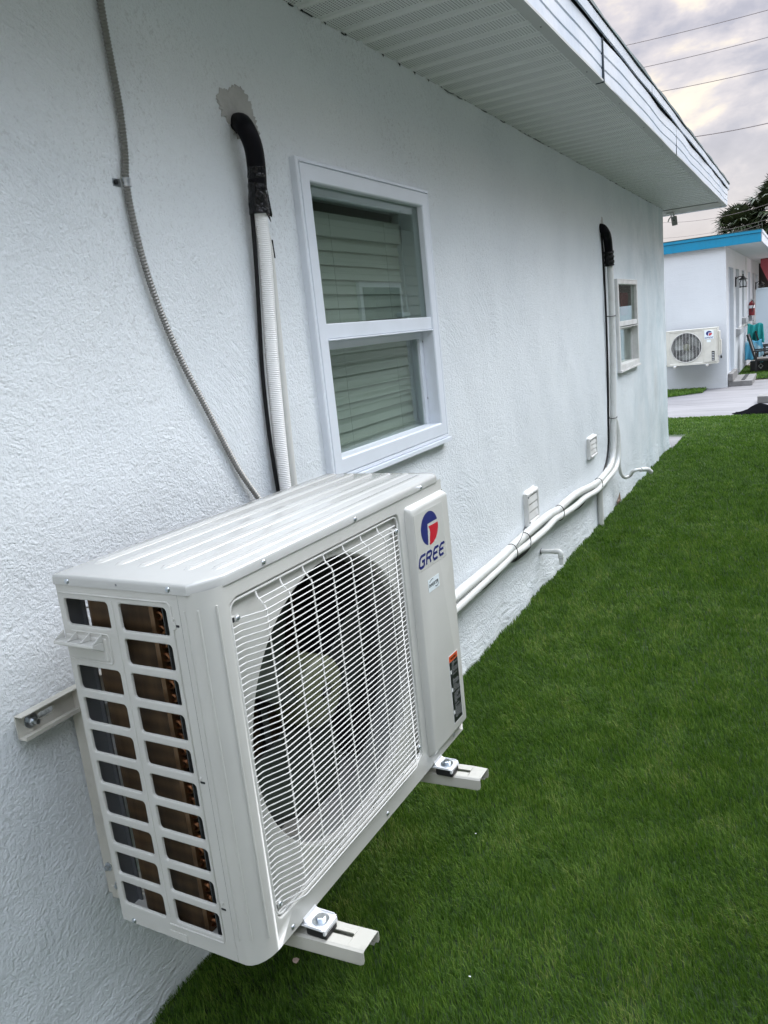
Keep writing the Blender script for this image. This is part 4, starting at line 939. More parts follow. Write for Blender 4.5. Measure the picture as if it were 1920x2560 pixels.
pl2(pipe('black_cable', [(.012, 5.86, 2.02), (.010, 5.885, 1.93), (.008, 5.905, 1.785), (.008, 5.915, 1.56), (.008, 5.910, 1.255), (.008, 5.885, .944), (.009, 5.845, .71), (.010, 5.80, .50), (.011, 5.70, .385), (.012, 5.50, .32), (.012, 5.2, .29), (.013, 4.95, .262), (.013, 4.78, .272), (.013, 4.6, .30), (.013, 4.2, .32), (.014, 3.95, .315), (.014, 3.80, .290), (.014, 3.62, .295), (.014, 3.50, .315), (.016, 3.27, .300), (.018, 3.0, .312), (.025, 2.7, .33), (.05, 2.3, .36)], .0075, m_cable, n=8))
def tie(y, z, up_=.030, vertical=False):
    P = []
    for k in range(19):
        a = 2 * PI * k / 18
        if vertical: P.append((.030 + .029 * math.cos(a), y + .031 * math.sin(a), z + .004 * math.sin(a)))
        else: P.append((.044 + .030 * math.cos(a), y + .006 * math.cos(a), z + (.046) * math.sin(a)))
    b = MB(); b.tube(P, .0022, 6, caps=False); return pl2(b.build('cable_tie', m_cable, None, smooth=True))
tie(3.49, .372); tie(3.70, .372); tie(4.33, .364); tie(5.30, .322); tie(5.908, .70, vertical=True); tie(5.99, 1.43, vertical=True)
pl2(pipe('tie_tail', [(.062, 3.52, .40), (.064, 3.60, .425), (.05, 3.70, .455)], .0014, m_cable, n=5))
# drain spout, standpipe, condensate hose
sp = empty('drain_pipe', (0, 4.078, .205), 0, 'short white plastic drain pipe with an elbow pointing down below the nearer vent', 'drain pipe')
b = MB(); b.tube([(-.02, 0, 0), (.095, 0, .004)], .0125, 14); b.build('pipe', m_pvc, sp, smooth=True)
b = MB(); b.tube([(.080, 0, .0035), (.092, 0, .004)], .0155, 14); b.tube(smooth_path([(.088, 0, .004), (.104, 0, .003), (.113, 0, -.008), (.114, 0, -.022)], 4), .0152, 14); b.build('elbow', m_pvc, sp, smooth=True)
b = MB(); b.tube([(.114, 0, -.02), (.1145, .001, -.070)], .0122, 14); b.tube([(.114, 0, -.026), (.114, 0, -.031)], .0165, 14); b.build('outlet', m_pvc, sp, smooth=True)
b = MB(); b.lathe([(.016, 0), (.017, .002)], (.003, 0, 0), (1, 0, 0), 14); b.build('wall_hole', m_blk, sp)
b = MB(); b.tube([(.022, 5.432, .30), (.020, 5.430, .02), (.020, 5.430, -.01)], .020, 14); tag(b.build('standpipe', m_pale, None, smooth=True), 'short pale vertical pipe from the white pipe bundle down into the turf', 'pipe')
dh = empty('drain_hose', (.035, 5.99, .40), 0, 'thin white hose looping out from the far pipe bundle over the turf', 'hose')
o = pipe('hose', [(.040, 5.955, .62), (.045, 5.975, .50), (.050, 5.97, .33), (.055, 5.985, .262), (.070, 6.03, .222), (.095, 6.10, .218), (.13, 6.06, .262), (.16, 6.08, .270), (.19, 6.12, .262)], .0125, m_pvc); o.parent = dh; o.location = (-.035, -5.99, -.40)
o = pipe('outlet', [(.18, 6.10, .266), (.215, 6.17, .255), (.235, 6.215, .225)], .0175, m_pvc); o.parent = dh; o.location = (-.035, -5.99, -.40)
# louvred vents
def vent(loc, label):
    r = empty('wall_vent', loc, 0, label, 'vent', 'small cream louvred vents on the long white wall')
    return r
v0 = vent((0, 3.945, .495), 'nearer and lower of the two small cream louvred vents on the wall')
b = MB(); hw, hh = .100, .088
prof = [(-.004, 1), (.018, 1), (.024, .94), (.024, .80), (.016, .74)]
Ls = [[(x, s * hw * k, t * (hh * k)) for (s, t) in ((-1, -1), (1, -1), (1, 1), (-1, 1))] for x, k in prof]
for a, c in zip(Ls, Ls[1:]): b.strip(a, c)
b.prism([(.004, hh * .98), (.030, hh * .98), (.026, hh * .72), (.010, hh * .70)], 1, -hw * .92, hw * .92) if False else None
b.add([(.0, -hw, hh * .92), (.0, hw, hh * .92), (.027, hw * .86, hh * .88), (.027, -hw * .86, hh * .88), (.0, -hw * .8, hh * 1.12), (.0, hw * .8, hh * 1.12)], [(0, 3, 4), (1, 5, 2), (4, 3, 2, 5), (0, 1, 2, 3)])
b.add([(.0, -hw, -hh * .92), (.0, hw, -hh * .92), (.026, hw * .86, -hh * .88), (.026, -hw * .86, -hh * .88), (.0, -hw * .8, -hh * 1.1), (.0, hw * .8, -hh * 1.1)], [(0, 4, 3), (1, 2, 5), (4, 5, 2, 3), (0, 3, 2, 1)])
b.build('frame', m_vinyl2, v0, bevel=.003)
b = MB()
for k in range(3):
    z = .042 - k * .042; b.prism([(.004, z + .020), (.017, z + .019), (.021, z - .017), (.004, z - .020)], 1, -hw * .80, hw * .80)
b.build('louvre', m_vinyl2, v0, bevel=.001)
b = MB()
for s in (-1, 1): b.lathe([(.006, .0), (.005, .003)], (.0245, -hw * .88, s * hh * .76), (1, 0, 0), 10)
b.build('vent_screw', m_grey, v0)
v1 = copy_tree(v0); v1.location = (0, 5.315, .582); v1.scale = (1, 1.08, .80); v1['label'] = 'farther and higher of the two small cream louvred vents, left of the vertical white pipe'
# debris at the foot of the wall
b = MB(); b.add([(.02, 5.98, .02), (.03, 6.06, .035), (.015, 6.10, .09), (.012, 6.04, .05), (.02, 5.96, .045)], [(0, 1, 2, 3, 4)]); o = b.build('dry_leaf', mat('brown_leaf', (.14, .09, .06), .7)); s = o.modifiers.new('t', 'SOLIDIFY'); s.thickness = .002
tag(o, 'curled brown scrap lying against the wall foot beyond the standpipe', 'leaf')
def scrap(loc, size, label, cat, M, nm):
    random.seed(int(loc[0] * 1000)); P = [(math.cos(a) * size * random.uniform(.6, 1.1), math.sin(a) * size * random.uniform(.4, .9), random.uniform(0, size * .4)) for a in [2 * PI * k / 7 for k in range(7)]]
    b = MB(); b.add(P, [tuple(range(7))]); o = b.build(nm, M); o.location = loc; s = o.modifiers.new('t', 'SOLIDIFY'); s.thickness = .0008; return tag(o, label, cat)
m_leaf = mat('dry_leaf_skin', (.40, .30, .26), .7)
scrap((.245, 1.245, .030), .010, 'small pale dry leaf on the turf below the near bracket arm', 'leaf', m_leaf, 'dry_leaf')
scrap((.647, 1.354, .030), .003, 'tiny white flake on the turf near the bottom of the photo', 'litter', m_white, 'paper_flake')
scrap((.472, 1.841, .030), .0024, 'tiny white flake on the turf between the two bracket arms', 'litter', m_white, 'paper_flake')

# floodlight sensor at the far corner
sc = empty('security_light', (.02, 9.0, 2.385), 0, 'small grey sensor light hanging from the soffit at the far house corner', 'security light')
b = MB(); b.tube([(.035, .0, -.040), (.045, .0, -.128)], [.030, .028], 16); b.build('lamp_head', mat('grey_plastic', (.30, .30, .29), .5), sc, bevel=.003)
b = MB(); b.tube([(.030, 0, 0), (.036, 0, -.045)], .009, 8); b.tube([(.0, .0, 0), (.012, .01, -.03), (-.012, 0, -.06), (-.02, -.01, -.085)], .006, 8); b.box(-.03, .04, -.03, .03, -.012, 0.0); b.build('mount', m_vinyl2, sc)
b = MB(); b.lathe([(.007, 0), (.006, .002)], (.040, -.029, -.08), (0, -1, 0), 10); b.build('sensor', m_blk, sc)

# ------------------------------------------------------------------ far building
FY = 14.70
fb = empty('far_building', (0, FY, 0), 0, 'low white building with a bright blue fascia across the pale path', 'building')
def fbb(mb, *a, **k): mb.v = [(p[0], p[1] - FY, p[2]) for p in mb.v]; return mb.build(*a, **k)
b = MB(); b.quad((-9, FY, -.02), (.06, FY, -.02), (.06, FY, 2.32), (-9, FY, 2.32))
WN = [(15.20, 16.17, .16, 2.005), (16.66, 17.48, .90, 2.01), (18.17, 18.85, 1.06, 2.015), (20.06, 20.78, 1.06, 2.02), (21.53, 22.26, .86, 2.02), (22.85, 23.8, .10, 2.02)]
ys = [FY]
for w_ in WN: ys += [w_[0], w_[1]]
ys.append(24.3)
for i in range(len(ys) - 1):
    if i % 2 == 0: b.quad((.06, ys[i], -.02), (.06, ys[i + 1], -.02), (.06, ys[i + 1], 2.32), (.06, ys[i], 2.32))
    else:
        w_ = WN[i // 2]; b.quad((.06, w_[0], -.02), (.06, w_[1], -.02), (.06, w_[1], w_[2]), (.06, w_[0], w_[2])); b.quad((.06, w_[0], w_[3]), (.06, w_[1], w_[3]), (.06, w_[1], 2.32), (.06, w_[0], 2.32))
        b.strip([(.06, w_[0], w_[2]), (.06, w_[1], w_[2]), (.06, w_[1], w_[3]), (.06, w_[0], w_[3])], [(-.05, w_[0], w_[2]), (-.05, w_[1], w_[2]), (-.05, w_[1], w_[3]), (-.05, w_[0], w_[3])])
b.quad((-9, 24.3, -.02), (.06, 24.3, -.02), (.06, 24.3, 2.32), (-9, 24.3, 2.32))
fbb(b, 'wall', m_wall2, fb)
m_door = mat('pale_blue_door', (.40, .50, .58), .45); m_pan = mat('grey_window_panel', (.34, .35, .36), .35); m_sill = mat('grey_sill', (.30, .31, .32), .6)
for k, w_ in enumerate(WN):
    b = MB(); b.box(-.052, -.03, w_[0], w_[1], w_[2], w_[3]); d = fbb(b, 'door' if k in (0, 5) else 'window_panel', m_door if k in (0, 5) else m_pan, fb)
    b = MB(); yc = (w_[0] + w_[1]) / 2
    for (a0, a1, c0, c1) in ((w_[0], w_[0] + .05, w_[2], w_[3]), (w_[1] - .05, w_[1], w_[2], w_[3])): b.box(-.03, -.005, a0, a1, c0, c1)
    if k not in (0, 5): b.box(-.03, -.01, w_[0] + .05, w_[1] - .05, (w_[2] + w_[3]) / 2 - .02, (w_[2] + w_[3]) / 2 + .02)
    o = b.build('casing', m_vinyl, d); o.data.transform(Matrix.Translation((0, -FY, 0)))
    if k not in (0, 5):
        b = MB(); b.prism([(.062, w_[2] + .005), (.14, w_[2] - .01), (.14, w_[2] - .10), (.062, w_[2] - .15)], 1, w_[0] - .03, w_[1] + .03); fbb(b, 'sill', m_sill, fb)
b = MB(); b.box(-9.2, .592, FY - .05, 24.8, 2.335, 2.50); fbb(b, 'roof', mat('white_roof_edge', (.60, .64, .68), .5), fb)
def blue_mat():
    M = mat('bright_blue_fascia', (.0, .22, .36), .35); t = M.node_tree; c = t.nodes.new('ShaderNodeTexCoord').outputs['Object']; x, y, z = SEP(t, c)
    n = NOISE(t, XYZ(t, MA(t, 'MULTIPLY', x, 14.0), 0.0, MA(t, 'MULTIPLY', z, 3.0)), 1, 4, .6)
    L(t, MIX(t, MA(t, 'MULTIPLY', MA(t, 'SUBTRACT', n, .5), 2.0, clamp=True), (.0, .19, .34), (.005, .14, .23)), t.nodes['Principled BSDF'].inputs['Base Color']); return M
b = MB(); b.box(-9.2, .590, FY - .072, FY - .052, 2.312, 2.452); b.box(-9.2, .594, FY - .085, FY - .052, 2.454, 2.500); fbb(b, 'blue_fascia', blue_mat(), fb, bevel=.002)
b = MB(); b.box(-9.2, .600, FY - .090, 24.8, 2.502, 2.512); fbb(b, 'roof_edge', m_shing, fb)
b = MB(); b.box(.594, .604, FY - .05, 24.8, 2.315, 2.45); b.box(.596, .614, FY - .05, 24.8, 2.453, 2.50); fbb(b, 'side_fascia', m_fascia, fb)
b = MB(); b.box(-9.2, .590, FY - .050, 24.8, 2.322, 2.333); fbb(b, 'soffit', mat('far_soffit', (.52, .54, .55), .6), fb)
b = MB(); b.tube([(.066, 19.3, 2.32), (.066, 19.3, 1.4)], .012, 6); fbb(b, 'wall_conduit', m_vinyl2, fb)
# entrance step
st = empty('entrance_step', (.2, 15.3, 0), 0, 'grey concrete entrance step at the corner of the far building', 'step')
m_step = mat('grey_concrete', (.20, .195, .19), .8, 0, (40, .003), (9, (.15, .145, .14), .4, .6))
b = MB(); b.box(-.13, .24, -.45, .85, .0, .085); b.build('tread', m_step, st, bevel=.006)
b = MB(); b.box(-.135, -.06, -.46, .60, .086, .22); b.build('kerb', m_step, st, bevel=.006)
b = MB(); b.box(.06, .12, -.3, .8, .0855, .092); b.build('drain_slot', m_blk, st)

# small air conditioner on the far building
def far_ac():
    W_, H_, D_ = .80, .585, .28
    r = empty('outdoor_unit', (-.843, FY - .16, .455), 0, 'small cream air conditioner outdoor unit on the far building wall under the blue fascia', 'air conditioner', 'air conditioner outdoor units hung on the white walls')
    T = Matrix.Rotation(-PI / 2, 4, 'Z')       # local a axis (out of the face) -> -y, b -> +x
    def fbld(mb, *a, **k):
        mb.v = [tuple(T @ Vector(p)) for p in mb.v]; return mb.build(*a, **k)
    S = dict(D=D_, c=(.315, .292, .236), outer=(.0, W_, 0, H_ - .012), rec=(.045, .575, .03, .555), rr=.015, rd=.006)
    b = MB(); fan_face(b, S); b.strip([(D_, 0, 0), (D_, W_, 0), (D_, W_, H_ - .012), (D_, 0, H_ - .012)], [(0, 0, 0), (0, W_, 0), (0, W_, H_ - .012), (0, 0, H_ - .012)]); fbld(b, 'body', m_far, r, smooth=True)
    b = MB(); b.box(-.002, D_ + .003, -.003, W_ + .003, H_ - .013, H_); fbld(b, 'top_cover', m_far, r, bevel=.003)
    b = MB(); b.box(D_ + .0005, D_ + .012, .595, .79, .03, .555); fbld(b, 'control_cover', m_far, r, bevel=.006)
    b = MB(); A = [2 * PI * i / 48 for i in range(48)]; ci = lambda rad, aa: [(aa, .315 + rad * math.cos(t), .292 + rad * math.sin(t)) for t in A]
    b.strip(ci(.2365, D_ - .028), ci(.2365, D_ - .07)); b.box(.02, .03, .01, .60, .01, .56); fbld(b, 'shroud', m_dark, r)
    g = MB()
    for k in range(9): q = .315 - .235 + .47 * (k + .5) / 9; h_ = math.sqrt(max(.0, .245 ** 2 - (q - .315) ** 2)); g.tube([(D_ + .004, q, .292 - h_), (D_ + .004, q, .292 + h_)], .0022, 6)
    for k in range(34): z = .292 - .235 + .47 * (k + .5) / 34; h_ = math.sqrt(max(.0, .245 ** 2 - (z - .292) ** 2)); g.tube([(D_ + .006, .315 - h_, z), (D_ + .006, .315 + h_, z)], .0008, 4)
    A2 = [2 * PI * k / 40 for k in range(41)]; g.tube([(D_ + .002, .315 + .246 * math.cos(t), .292 + .246 * math.sin(t)) for t in A2], .004, 6, caps=False); fbld(g, 'fan_guard', m_wire, r, smooth=True)
    f = build_fan(r, 0, 0, .225, 0); f.location = T @ Vector((D_ - .05, .315, .292)); f.rotation_euler = (R(35), 0, 0); f.rotation_euler = (Matrix.Rotation(-PI / 2, 3, 'Z') @ Matrix.Rotation(R(35), 3, 'X')).to_euler()
    for ch in [c_ for c_ in bpy.data.objects if c_.parent == f and c_.name.startswith('blade')]: ch.data.materials[0] = mat('far_fan_grey', (.15, .165, .15), .4) if not bpy.data.materials.get('far_fan_grey') else bpy.data.materials['far_fan_grey']
    a = D_ + .0125
    s_ = empty('logo_sticker', (0, 0, 0), parent=r)
    b = MB(); b.prism([(.605, .405), (.745, .405), (.745, .545), (.605, .545)], 0, a, a + .0004); fbld(b, 'backing', m_label, s_)
    q = a + .0008; cx, cy, rx_, ry_ = .675, .497, .047, .040
    b = MB(); P = [(cx + rx_ * math.cos(t), cy + ry_ * math.sin(t)) for t in [R(17) + R(235) * i / 24 for i in range(25)]] + [(cx - .013, cy - .034), (cx - .009, cy + .012)]; b.add([(q, *p) for p in P], [tuple(range(len(P)))]); fbld(b, 'emblem_blue', m_navy, s_)
    b = MB(); P = [(cx + rx_ * math.cos(t), cy + ry_ * math.sin(t)) for t in [R(6) - R(104) * i / 14 for i in range(15)]] + [(cx - .003, cy - .02), (cx + .001, cy - .005), (cx - .006, cy + .004)]; b.add([(q, *p) for p in P], [tuple(range(len(P)))]); fbld(b, 'emblem_red', m_red, s_)
    b = MB()
    def G(lines, b0, wl=.026, hl=.024, z0=.415): return [[(b0 + u * wl + v * hl * .3, z0 + v * hl) for u, v in ln] for ln in lines]
    ls = G([[(1, .98), (.25, .98), (.02, .78), (.0, .2), (.2, .02), (.72, .02), (.86, .12), (.86, .50), (.45, .50)]], .609) + G([[(0, 0), (0, 1)], [(0, .98), (.68, .98), (.84, .84), (.8, .60), (.62, .50), (.12, .50)], [(.50, .50), (.80, 0)]], .643)
    for bb in (.677, .709): ls += G([[(1, .98), (.28, .98), (.04, .76), (.0, .25), (.22, .02), (.92, .02)], [(.05, .52), (.82, .52)]], bb, .024)
    strokes(b, ls, .0055, q, q + .0004); fbld(b, 'lettering', m_navy, s_)
    b = MB(); b.prism([(.640, .355), (.700, .355), (.700, .390), (.640, .390)], 0, a, a + .0005); fbld(b, 'inverter_sticker', m_label, r)
    b = MB(); b.prism([(.712, .05), (.758, .05), (.758, .205), (.712, .205)], 0, a, a + .0005); w3 = fbld(b, 'warning_label', m_ink, r)
    b = MB()
    for k in range(5): b.prism([(.718, .068 + k * .026), (.75, .068 + k * .026), (.75, .075 + k * .026), (.718, .075 + k * .026)], 0, a + .0006, a + .0009)
    fbld(b, 'fine_print', m_white, w3)
    b = MB(); b.box(.04, .20, W_ + .0005, W_ + .030, .12, .52); b.box(.06, .17, W_ + .030, W_ + .048, .14, .38); vc = fbld(b, 'valve_cover', m_far, r, bevel=.006)
    b = MB(); b.box(.10, .16, W_ + .032, W_ + .055, .07, .115); fbld(b, 'valve', m_blk, r, bevel=.004)
    for bb in (.13, .64):
        b = MB(); b.box(-.155, D_ + .03, bb - .02, bb + .02, -.035, -.012); b.box(-.157, -.14, bb - .02, bb + .02, -.035, .40); fbld(b, 'bracket_arm', m_brkt, r, bevel=.003)
        b = MB(); b.box(D_ - .02, D_ + .02, bb - .025, bb + .025, -.0115, -.004); fbld(b, 'foot', m_foot, r, bevel=.002)
    b = MB(); b.tube([(-.14, -.6, -.02), (-.14, .14, -.01)], .012, 8); fbld(b, 'pipe', m_grey, r)
    return r
far_ac()

# lanterns on the far side wall
def lantern(loc, label):
    r = empty('wall_lantern', loc, 0, label, 'lantern', 'black wall lanterns beside the doors')
    b = MB(); b.box(.0, .018, -.045, .045, -.085, .085); b.build('back_plate', m_blk2, r, bevel=.004)
    b = MB(); b.tube(smooth_path([(.015, 0, .05), (.06, 0, .085), (.115, 0, .075), (.125, 0, .045)], 5), .008, 8); b.build('arm', m_blk2, r, smooth=True)
    b = MB(); b.lathe([(.012, .12), (.010, .095), (.028, .075), (.030, .066), (.078, .030), (.080, .022)], (.125, 0, 0), (0, 0, 1), 20); b.build('roof', m_blk2, r, smooth=True)
    b = MB(); b.lathe([(.040, .022), (.066, .0), (.072, -.05), (.060, -.105)], (.125, 0, 0), (0, 0, 1), 20); b.build('globe', m_glass2, r, smooth=True)
    b = MB(); b.lathe([(.066, -.088), (.066, -.105)], (.125, 0, 0), (0, 0, 1), 20)
    for k in range(4): a = PI / 4 + k * PI / 2; b.tube([(.125 + .045 * math.cos(a), .045 * math.sin(a), .022), (.125 + .074 * math.cos(a), .074 * math.sin(a), -.03), (.125 + .064 * math.cos(a), .064 * math.sin(a), -.11)], .004, 6)
    b.tube([(.125, 0, .03), (.125, 0, -.11)], .007, 8); b.build('cage', m_blk2, r)
    return r
m_blk2 = mat('black_iron', (.015, .015, .016), .45)
l0 = lantern((.062, 16.55, 1.765), 'black wall lantern nearer the corner, left of the red extinguisher'); l0.scale = (1.05, 1.05, 1.05)
l1 = copy_tree(l0); l1.location = (.062, 22.7, 1.73); l1['label'] = 'black wall lantern farther back, above the white fence top'
# extinguisher
ex = empty('fire_extinguisher', (.06, 20.0, 1.22), 0, 'red fire extinguisher hung on the far building wall between the lanterns', 'fire extinguisher')
b = MB(); b.lathe([(.055, -.16), (.062, -.15), (.062, .10), (.045, .135), (.02, .15), (.02, .17)], (.075, 0, 0), (0, 0, 1), 18); b.build('cylinder', mat('red_enamel', (.20, .010, .014), .3), ex, smooth=True)
b = MB(); b.box(.05, .11, -.02, .02, .165, .19); b.tube([(.06, 0, .19), (.115, 0, .215)], .008, 6); b.tube([(.075, 0, .17), (.075, 0, .21)], .015, 8); b.build('valve', m_steel, ex)
b = MB(); b.tube(smooth_path([(.09, -.02, .17), (.12, -.07, .12), (.10, -.075, .0), (.09, -.07, -.08)], 5), .008, 8); b.build('hose', m_blk2, ex, smooth=True)
b = MB(); b.tube([(.075, 0, .0), (.075, 0, .06)], .0628, 18, caps=False); b.build('label', m_white, ex)

# towels on hooks
def towel(loc, w_, h_, M, label, seed):
    random.seed(seed); b = MB(); nu, nv = 18, 14; G = []
    for j in range(nv):
        v = j / (nv - 1); row = []
        for i in range(nu):
            u = i / (nu - 1); sw = .88 + .12 * v; y = (u - .5) * w_ * sw
            row.append((.05 + .028 * math.sin(u * 19 + seed + v * 2) * (.4 + v) + .05 * v, y, -v * h_ * (1 - .35 * abs(u - .35)) + .02 * math.sin(u * 9 + seed)))
        G.append(row)
    for a, c in zip(G, G[1:]): b.strip(a, c, close=False)
    o = b.build('towel', M, None, smooth=True); o.location = loc; o.rotation_euler = (0, 0, R(-78)); s = o.modifiers.new('t', 'SOLIDIFY'); s.thickness = .008
    return tag(o, label, 'towel', 'towels drying on the far building')
towel((.26, 18.9, .90), .34, .50, mat('teal_cloth', (.01, .27, .27), .8, 0, (60, .003)), 'teal towel, the nearer and higher of two hung behind the black chairs', 1)
towel((.25, 18.45, .58), .36, .42, mat('blue_cloth', (.06, .28, .42), .8, 0, (60, .003), (4, (.30, .45, .52), .5, .6)), 'blue and white towel hanging lowest behind the black chairs', 5)
b = MB(); b.box(.0, .02, -.7, 1.9, .0, .05)
for k in range(5): b.tube([(.01, -.5 + k * .5, .0), (.06, -.5 + k * .5, .03), (.06, -.5 + k * .5, .07)], .018, 6)
o = b.build('hook_rail', m_vinyl2); o.location = (.062, 17.9, .88); tag(o, 'white rail of coat hooks above the towels', 'hook rail')

# chairs
def chair(loc, rz, label):
    r = empty('patio_chair', loc, rz, label, 'chair', 'low black patio chairs on the turf')
    for (x, y) in ((.02, -.26), (.02, .26), (.50, -.26), (.50, .26)):
        b = MB(); b.box(x - .018, x + .018, y - .018, y + .018, 0, .42 if x > .1 else .40); b.build('leg', m_blk2, r)
    T = Matrix.Translation((-.0, 0, .27)) @ Matrix.Rotation(R(-16), 4, 'Y')
    b = MB(); b.box(-.015, .02, -.25, -.215, 0, .50, T); b.box(-.015, .02, .215, .25, 0, .50, T); b.box(-.015, .02, -.25, .25, .47, .505, T); b.build('back_frame', m_blk2, r)
    b = MB(); b.box(-.004, .008, -.214, .214, .0, .468, T); b.build('backrest', mat('taupe_sling', (.11, .10, .09), .7), r)
    b = MB(); b.box(.0, .53, -.24, .24, .265, .285); b.build('seat', bpy.data.materials['taupe_sling'], r)
    b = MB(); b.box(.0, .53, -.26, .26, .235, .264); b.build('seat_frame', m_blk2, r)
    for s in (-1, 1):
        b = MB(); b.box(-.06, .55, s * .27 - .025, s * .27 + .025, .42, .445); b.build('armrest', m_blk2, r)
    return r
c0 = chair((.36, 17.35, .0), 0, 'black patio chair with brown sling back, nearest of the pair by the towels')
c1 = copy_tree(c0); c1.location = (.42, 18.9, 0); c1['label'] = 'black patio chair farther back, partly behind the nearer one, before the white fence'
bx = empty('storage_bin', (.46, 17.35, 0), 0, 'black storage bin with a grey diamond emblem under the nearest patio chair', 'storage bin')
b = MB(); b.box(-.20, .5, -.02, .18, .0, .225); b.build('box', m_blk2, bx, bevel=.008)
b = MB(); cxx, czz = -.01, .125; b.prism([(cxx - .048, czz), (cxx, czz - .055), (cxx + .048, czz), (cxx, czz + .055)], 1, -.024, -.021); b.build('emblem', mat('grey_emblem', (.35, .36, .36), .5), bx)
b = MB(); b.lathe([(.026, 0), (.026, .002)], (cxx, -.024, czz), (0, -1, 0), 20); b.lathe([(.018, 0), (.018, .001)], (cxx, -.0261, czz), (0, -1, 0), 20); b.build('emblem_ring', m_blk2, bx)
b = MB(); b.prism([(-.03, .195), (.035, .198), (.033, .212), (-.015, .209)], 1, -.024, -.021); b.build('blue_mark', mat('pale_blue_mark', (.12, .40, .50), .5), bx)
# black tarpaulin and concrete block
random.seed(2); b = MB(); G = []
for j in range(14):
    v = j / 13; row = []
    for i in range(26):
        u = i / 25; e = math.sin(PI * min(1, u * 2.5 if u < .4 else 1)) if u < .2 else 1
        hgt = (math.sin(PI * v) ** .7) * (.085 * (.6 + .5 * math.sin(u * 5 + .4) ** 2) + .02 * math.sin(u * 17 + v * 6) + .012 * math.sin(u * 31 - v * 9)) * min(1, u * 6)
        row.append((.43 + u * 1.4 + .02 * math.sin(v * 9), 11.20 + (v - .5) * (.30 + .08 * math.sin(u * 9)), max(.004, hgt)))
    G.append(row)
for a, c in zip(G, G[1:]): b.strip(a, c, close=False)
tag(b.build('tarpaulin', mat('black_plastic_sheet', (.006, .006, .007), .7, spec=0), None, smooth=True), 'crumpled black plastic sheet lying on the near edge of the path', 'plastic sheet')
b = MB(); b.box(.66, 1.3, 12.2, 12.5, .002, .10); tag(b.build('concrete_block', m_step, bevel=.008), 'grey concrete block on the path behind the black sheet', 'concrete block')

# white fence with gate behind the chairs
fe = empty('fence', (.24, 19.6, 0), 0, 'white vinyl fence with a gate closing the yard beyond the chairs', 'fence')
m_fe = mat('white_vinyl_fence', (.60, .68, .76), .45)
b = MB()
b.box(.0, .265, 0, .04, .02, 1.60); b.box(.02, .25, -.01, .05, 1.60, 1.63); b.build('panel', m_fe, fe, bevel=.004)
b = MB(); b.box(.285, 3.0, .0, .04, .02, 1.56); b.build('gate', m_fe, fe, bevel=.004)
b = MB(); b.lathe([(.03, 0), (.03, .02)], (.36, -.0, 1.47), (0, -1, 0), 12); b.build('latch', m_grey, fe)
# red awning and dark shed behind
aw = empty('awning', (.27, 21.5, 2.3), 0, 'red fabric awning side hanging at the right edge beyond the fence', 'awning')
b = MB(); b.prism([(-.03, .0), (2.0, .0), (2.0, -.72), (.20, -.66), (-.03, -.15)], 1, 0, .03); b.build('valance', mat('dull_red_canvas', (.30, .055, .065), .75, 0, (20, .01)), aw)
b = MB(); b.prism([(.03, .0), (1.5, .28), (1.5, .30), (.03, .02)], 0, -.03, 2.0); b.build('canopy', bpy.data.materials['dull_red_canvas'], aw)
b = MB(); b.box(-1.5, 4, 24.5, 28, 0, 2.75); tag(b.build('shed', mat('dark_brown_board', (.03, .022, .02), .8)), 'dark shed wall in shade behind the red awning', 'shed')

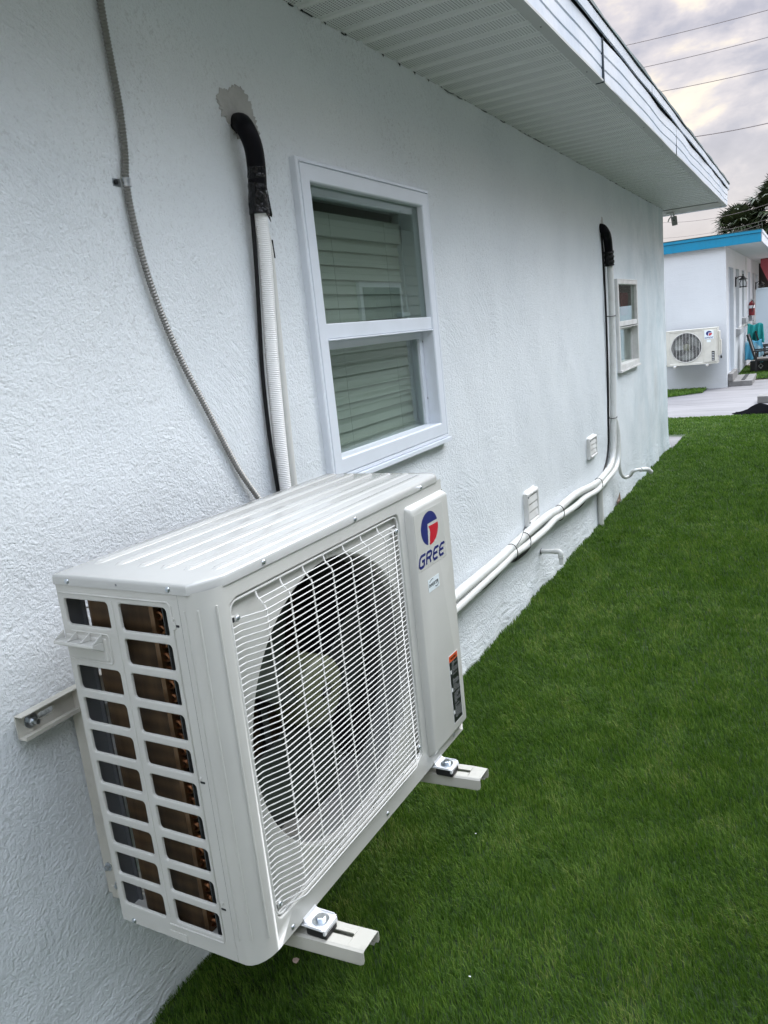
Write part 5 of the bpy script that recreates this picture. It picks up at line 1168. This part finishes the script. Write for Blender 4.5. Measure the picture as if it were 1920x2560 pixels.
# ------------------------------------------------------------------ palms
def palm_mat(nm, a, c):
    M = mat(nm, a, .5); t = M.node_tree; oi = t.nodes.new('ShaderNodeTexCoord').outputs['Object']
    L(t, MIX(t, MA(t, 'MULTIPLY', MA(t, 'SUBTRACT', NOISE(t, oi, 3.5, 3, .6), .4), 4, clamp=True), a, c), t.nodes['Principled BSDF'].inputs['Base Color']); return M
m_frond = palm_mat('green_frond', (.012, .022, .007), (.038, .055, .018)); m_trunk = mat('palm_trunk', (.13, .11, .09), .9, 0, (12, .03)); m_dead = mat('dry_frond', (.05, .045, .022), .8)
def palm(loc, h, rad, label, seed, nf=46):
    random.seed(seed); r = empty('palm_tree', loc, 0, label, 'palm tree', 'fan palms behind the far building')
    b = MB(); b.tube([(.0, 0, 0), (.06, .02, h * .5), (0, 0, h)], [.22, .17, .20], 12); b.build('trunk', m_trunk, r, smooth=True)
    b = MB()
    for k in range(nf):
        az = k * 2.39996 + random.uniform(-.2, .2); el = R(85 - 140 * (k / nf) ** .9 + random.uniform(-8, 8)); pl_ = rad * random.uniform(.45, .62)
        d = Vector((math.cos(az) * math.cos(el), math.sin(az) * math.cos(el), math.sin(el))); side = d.cross(Vector((0, 0, 1))); side = side.normalized() if side.length > .1 else Vector((1, 0, 0)); upv = side.cross(d)
        c0_ = Vector((0, 0, h)); c1_ = c0_ + d * pl_ + Vector((0, 0, -.06 * pl_))
        b.tube([c0_, c0_ + d * pl_ * .5, c1_], [.022, .016, .010], 4)
        nl = 24; fl = rad * random.uniform(.48, .62)
        for q in range(nl):
            a = (q / (nl - 1) - .5) * R(250); ca, sa = math.cos(a), math.sin(a)
            ld = (d * ca + side * sa + upv * (.10 * math.cos(a * 2))).normalized(); ln = fl * (.72 + .28 * ca) * random.uniform(.85, 1.1)
            wv = (side * ca - d * sa).normalized() * .042 * rad / 1.5
            m1 = c1_ + ld * ln * .55; tp = c1_ + ld * ln + Vector((0, 0, -ln * random.uniform(.12, .45)))
            b.add([c1_ - wv * .3, c1_ + wv * .3, m1 + wv, m1 - wv, tp], [(0, 1, 2, 3), (3, 2, 4)])
    b.build('crown', m_frond, r)
    b = MB()
    for k in range(16):
        az = random.uniform(0, 6.28); a0_ = Vector((.2 * math.cos(az), .2 * math.sin(az), h - .2)); 
        for q in range(7): a2 = az + random.uniform(-.4, .4); e = a0_ + Vector((.35 * rad * math.cos(a2), .35 * rad * math.sin(a2), -rad * random.uniform(.4, .8))); wv = Vector((-math.sin(a2), math.cos(a2), 0)) * .03; b.add([a0_ - wv, a0_ + wv, e], [(0, 1, 2)])
    b.build('dead_fronds', m_dead, r); return r
palm((-1.55, 40, 0), 4.42, 1.25, 'smaller fan palm with its crown above the left part of the blue fascia', 3, 62)
palm((.05, 40.5, 0), 5.0, 1.75, 'larger fan palm whose crown runs out of the right edge of the photo', 8, 76)

# ------------------------------------------------------------------ power lines
def wire(x0, z0, x1, z1, r_, label, y=30, sag=.12):
    P = []
    for k in range(41):
        t = -1.2 + k / 40 * 3.4; x = x0 + (x1 - x0) * t; P.append((x, y, z0 + (z1 - z0) * t - sag * (1 - (2 * t - 1) ** 2) * .2))
    b = MB(); b.tube(P, r_, 6, caps=False); o = b.build('power_line', m_line); return tag(o, label, 'power line', 'overhead wires crossing the sky')
m_line = mat('grey_wire', (.14, .12, .12), .6)
wire(-4.23, 10.095, .027, 10.04, .010, 'highest overhead wire, near the top right corner of the sky')
wire(-3.686, 9.293, .028, 9.275, .010, 'second overhead wire from the top')
wire(-3.122, 8.429, .03, 8.373, .010, 'third overhead wire from the top')
wire(-2.176, 6.825, .032, 6.787, .014, 'fourth and darkest overhead wire, ending behind the roof corner')
wire(-2.864, 4.228, -1.53, 4.17, .006, 'faint thin wire just under the roof corner, left of the palm')
wire(-3.1, 3.75, -1.53, 3.72, .005, 'faint thin wire halfway between the roof corner and the blue fascia')
wire(-3.2, 3.55, -1.8, 3.53, .005, 'faint thin wire lowest in the sky, just above the blue fascia')
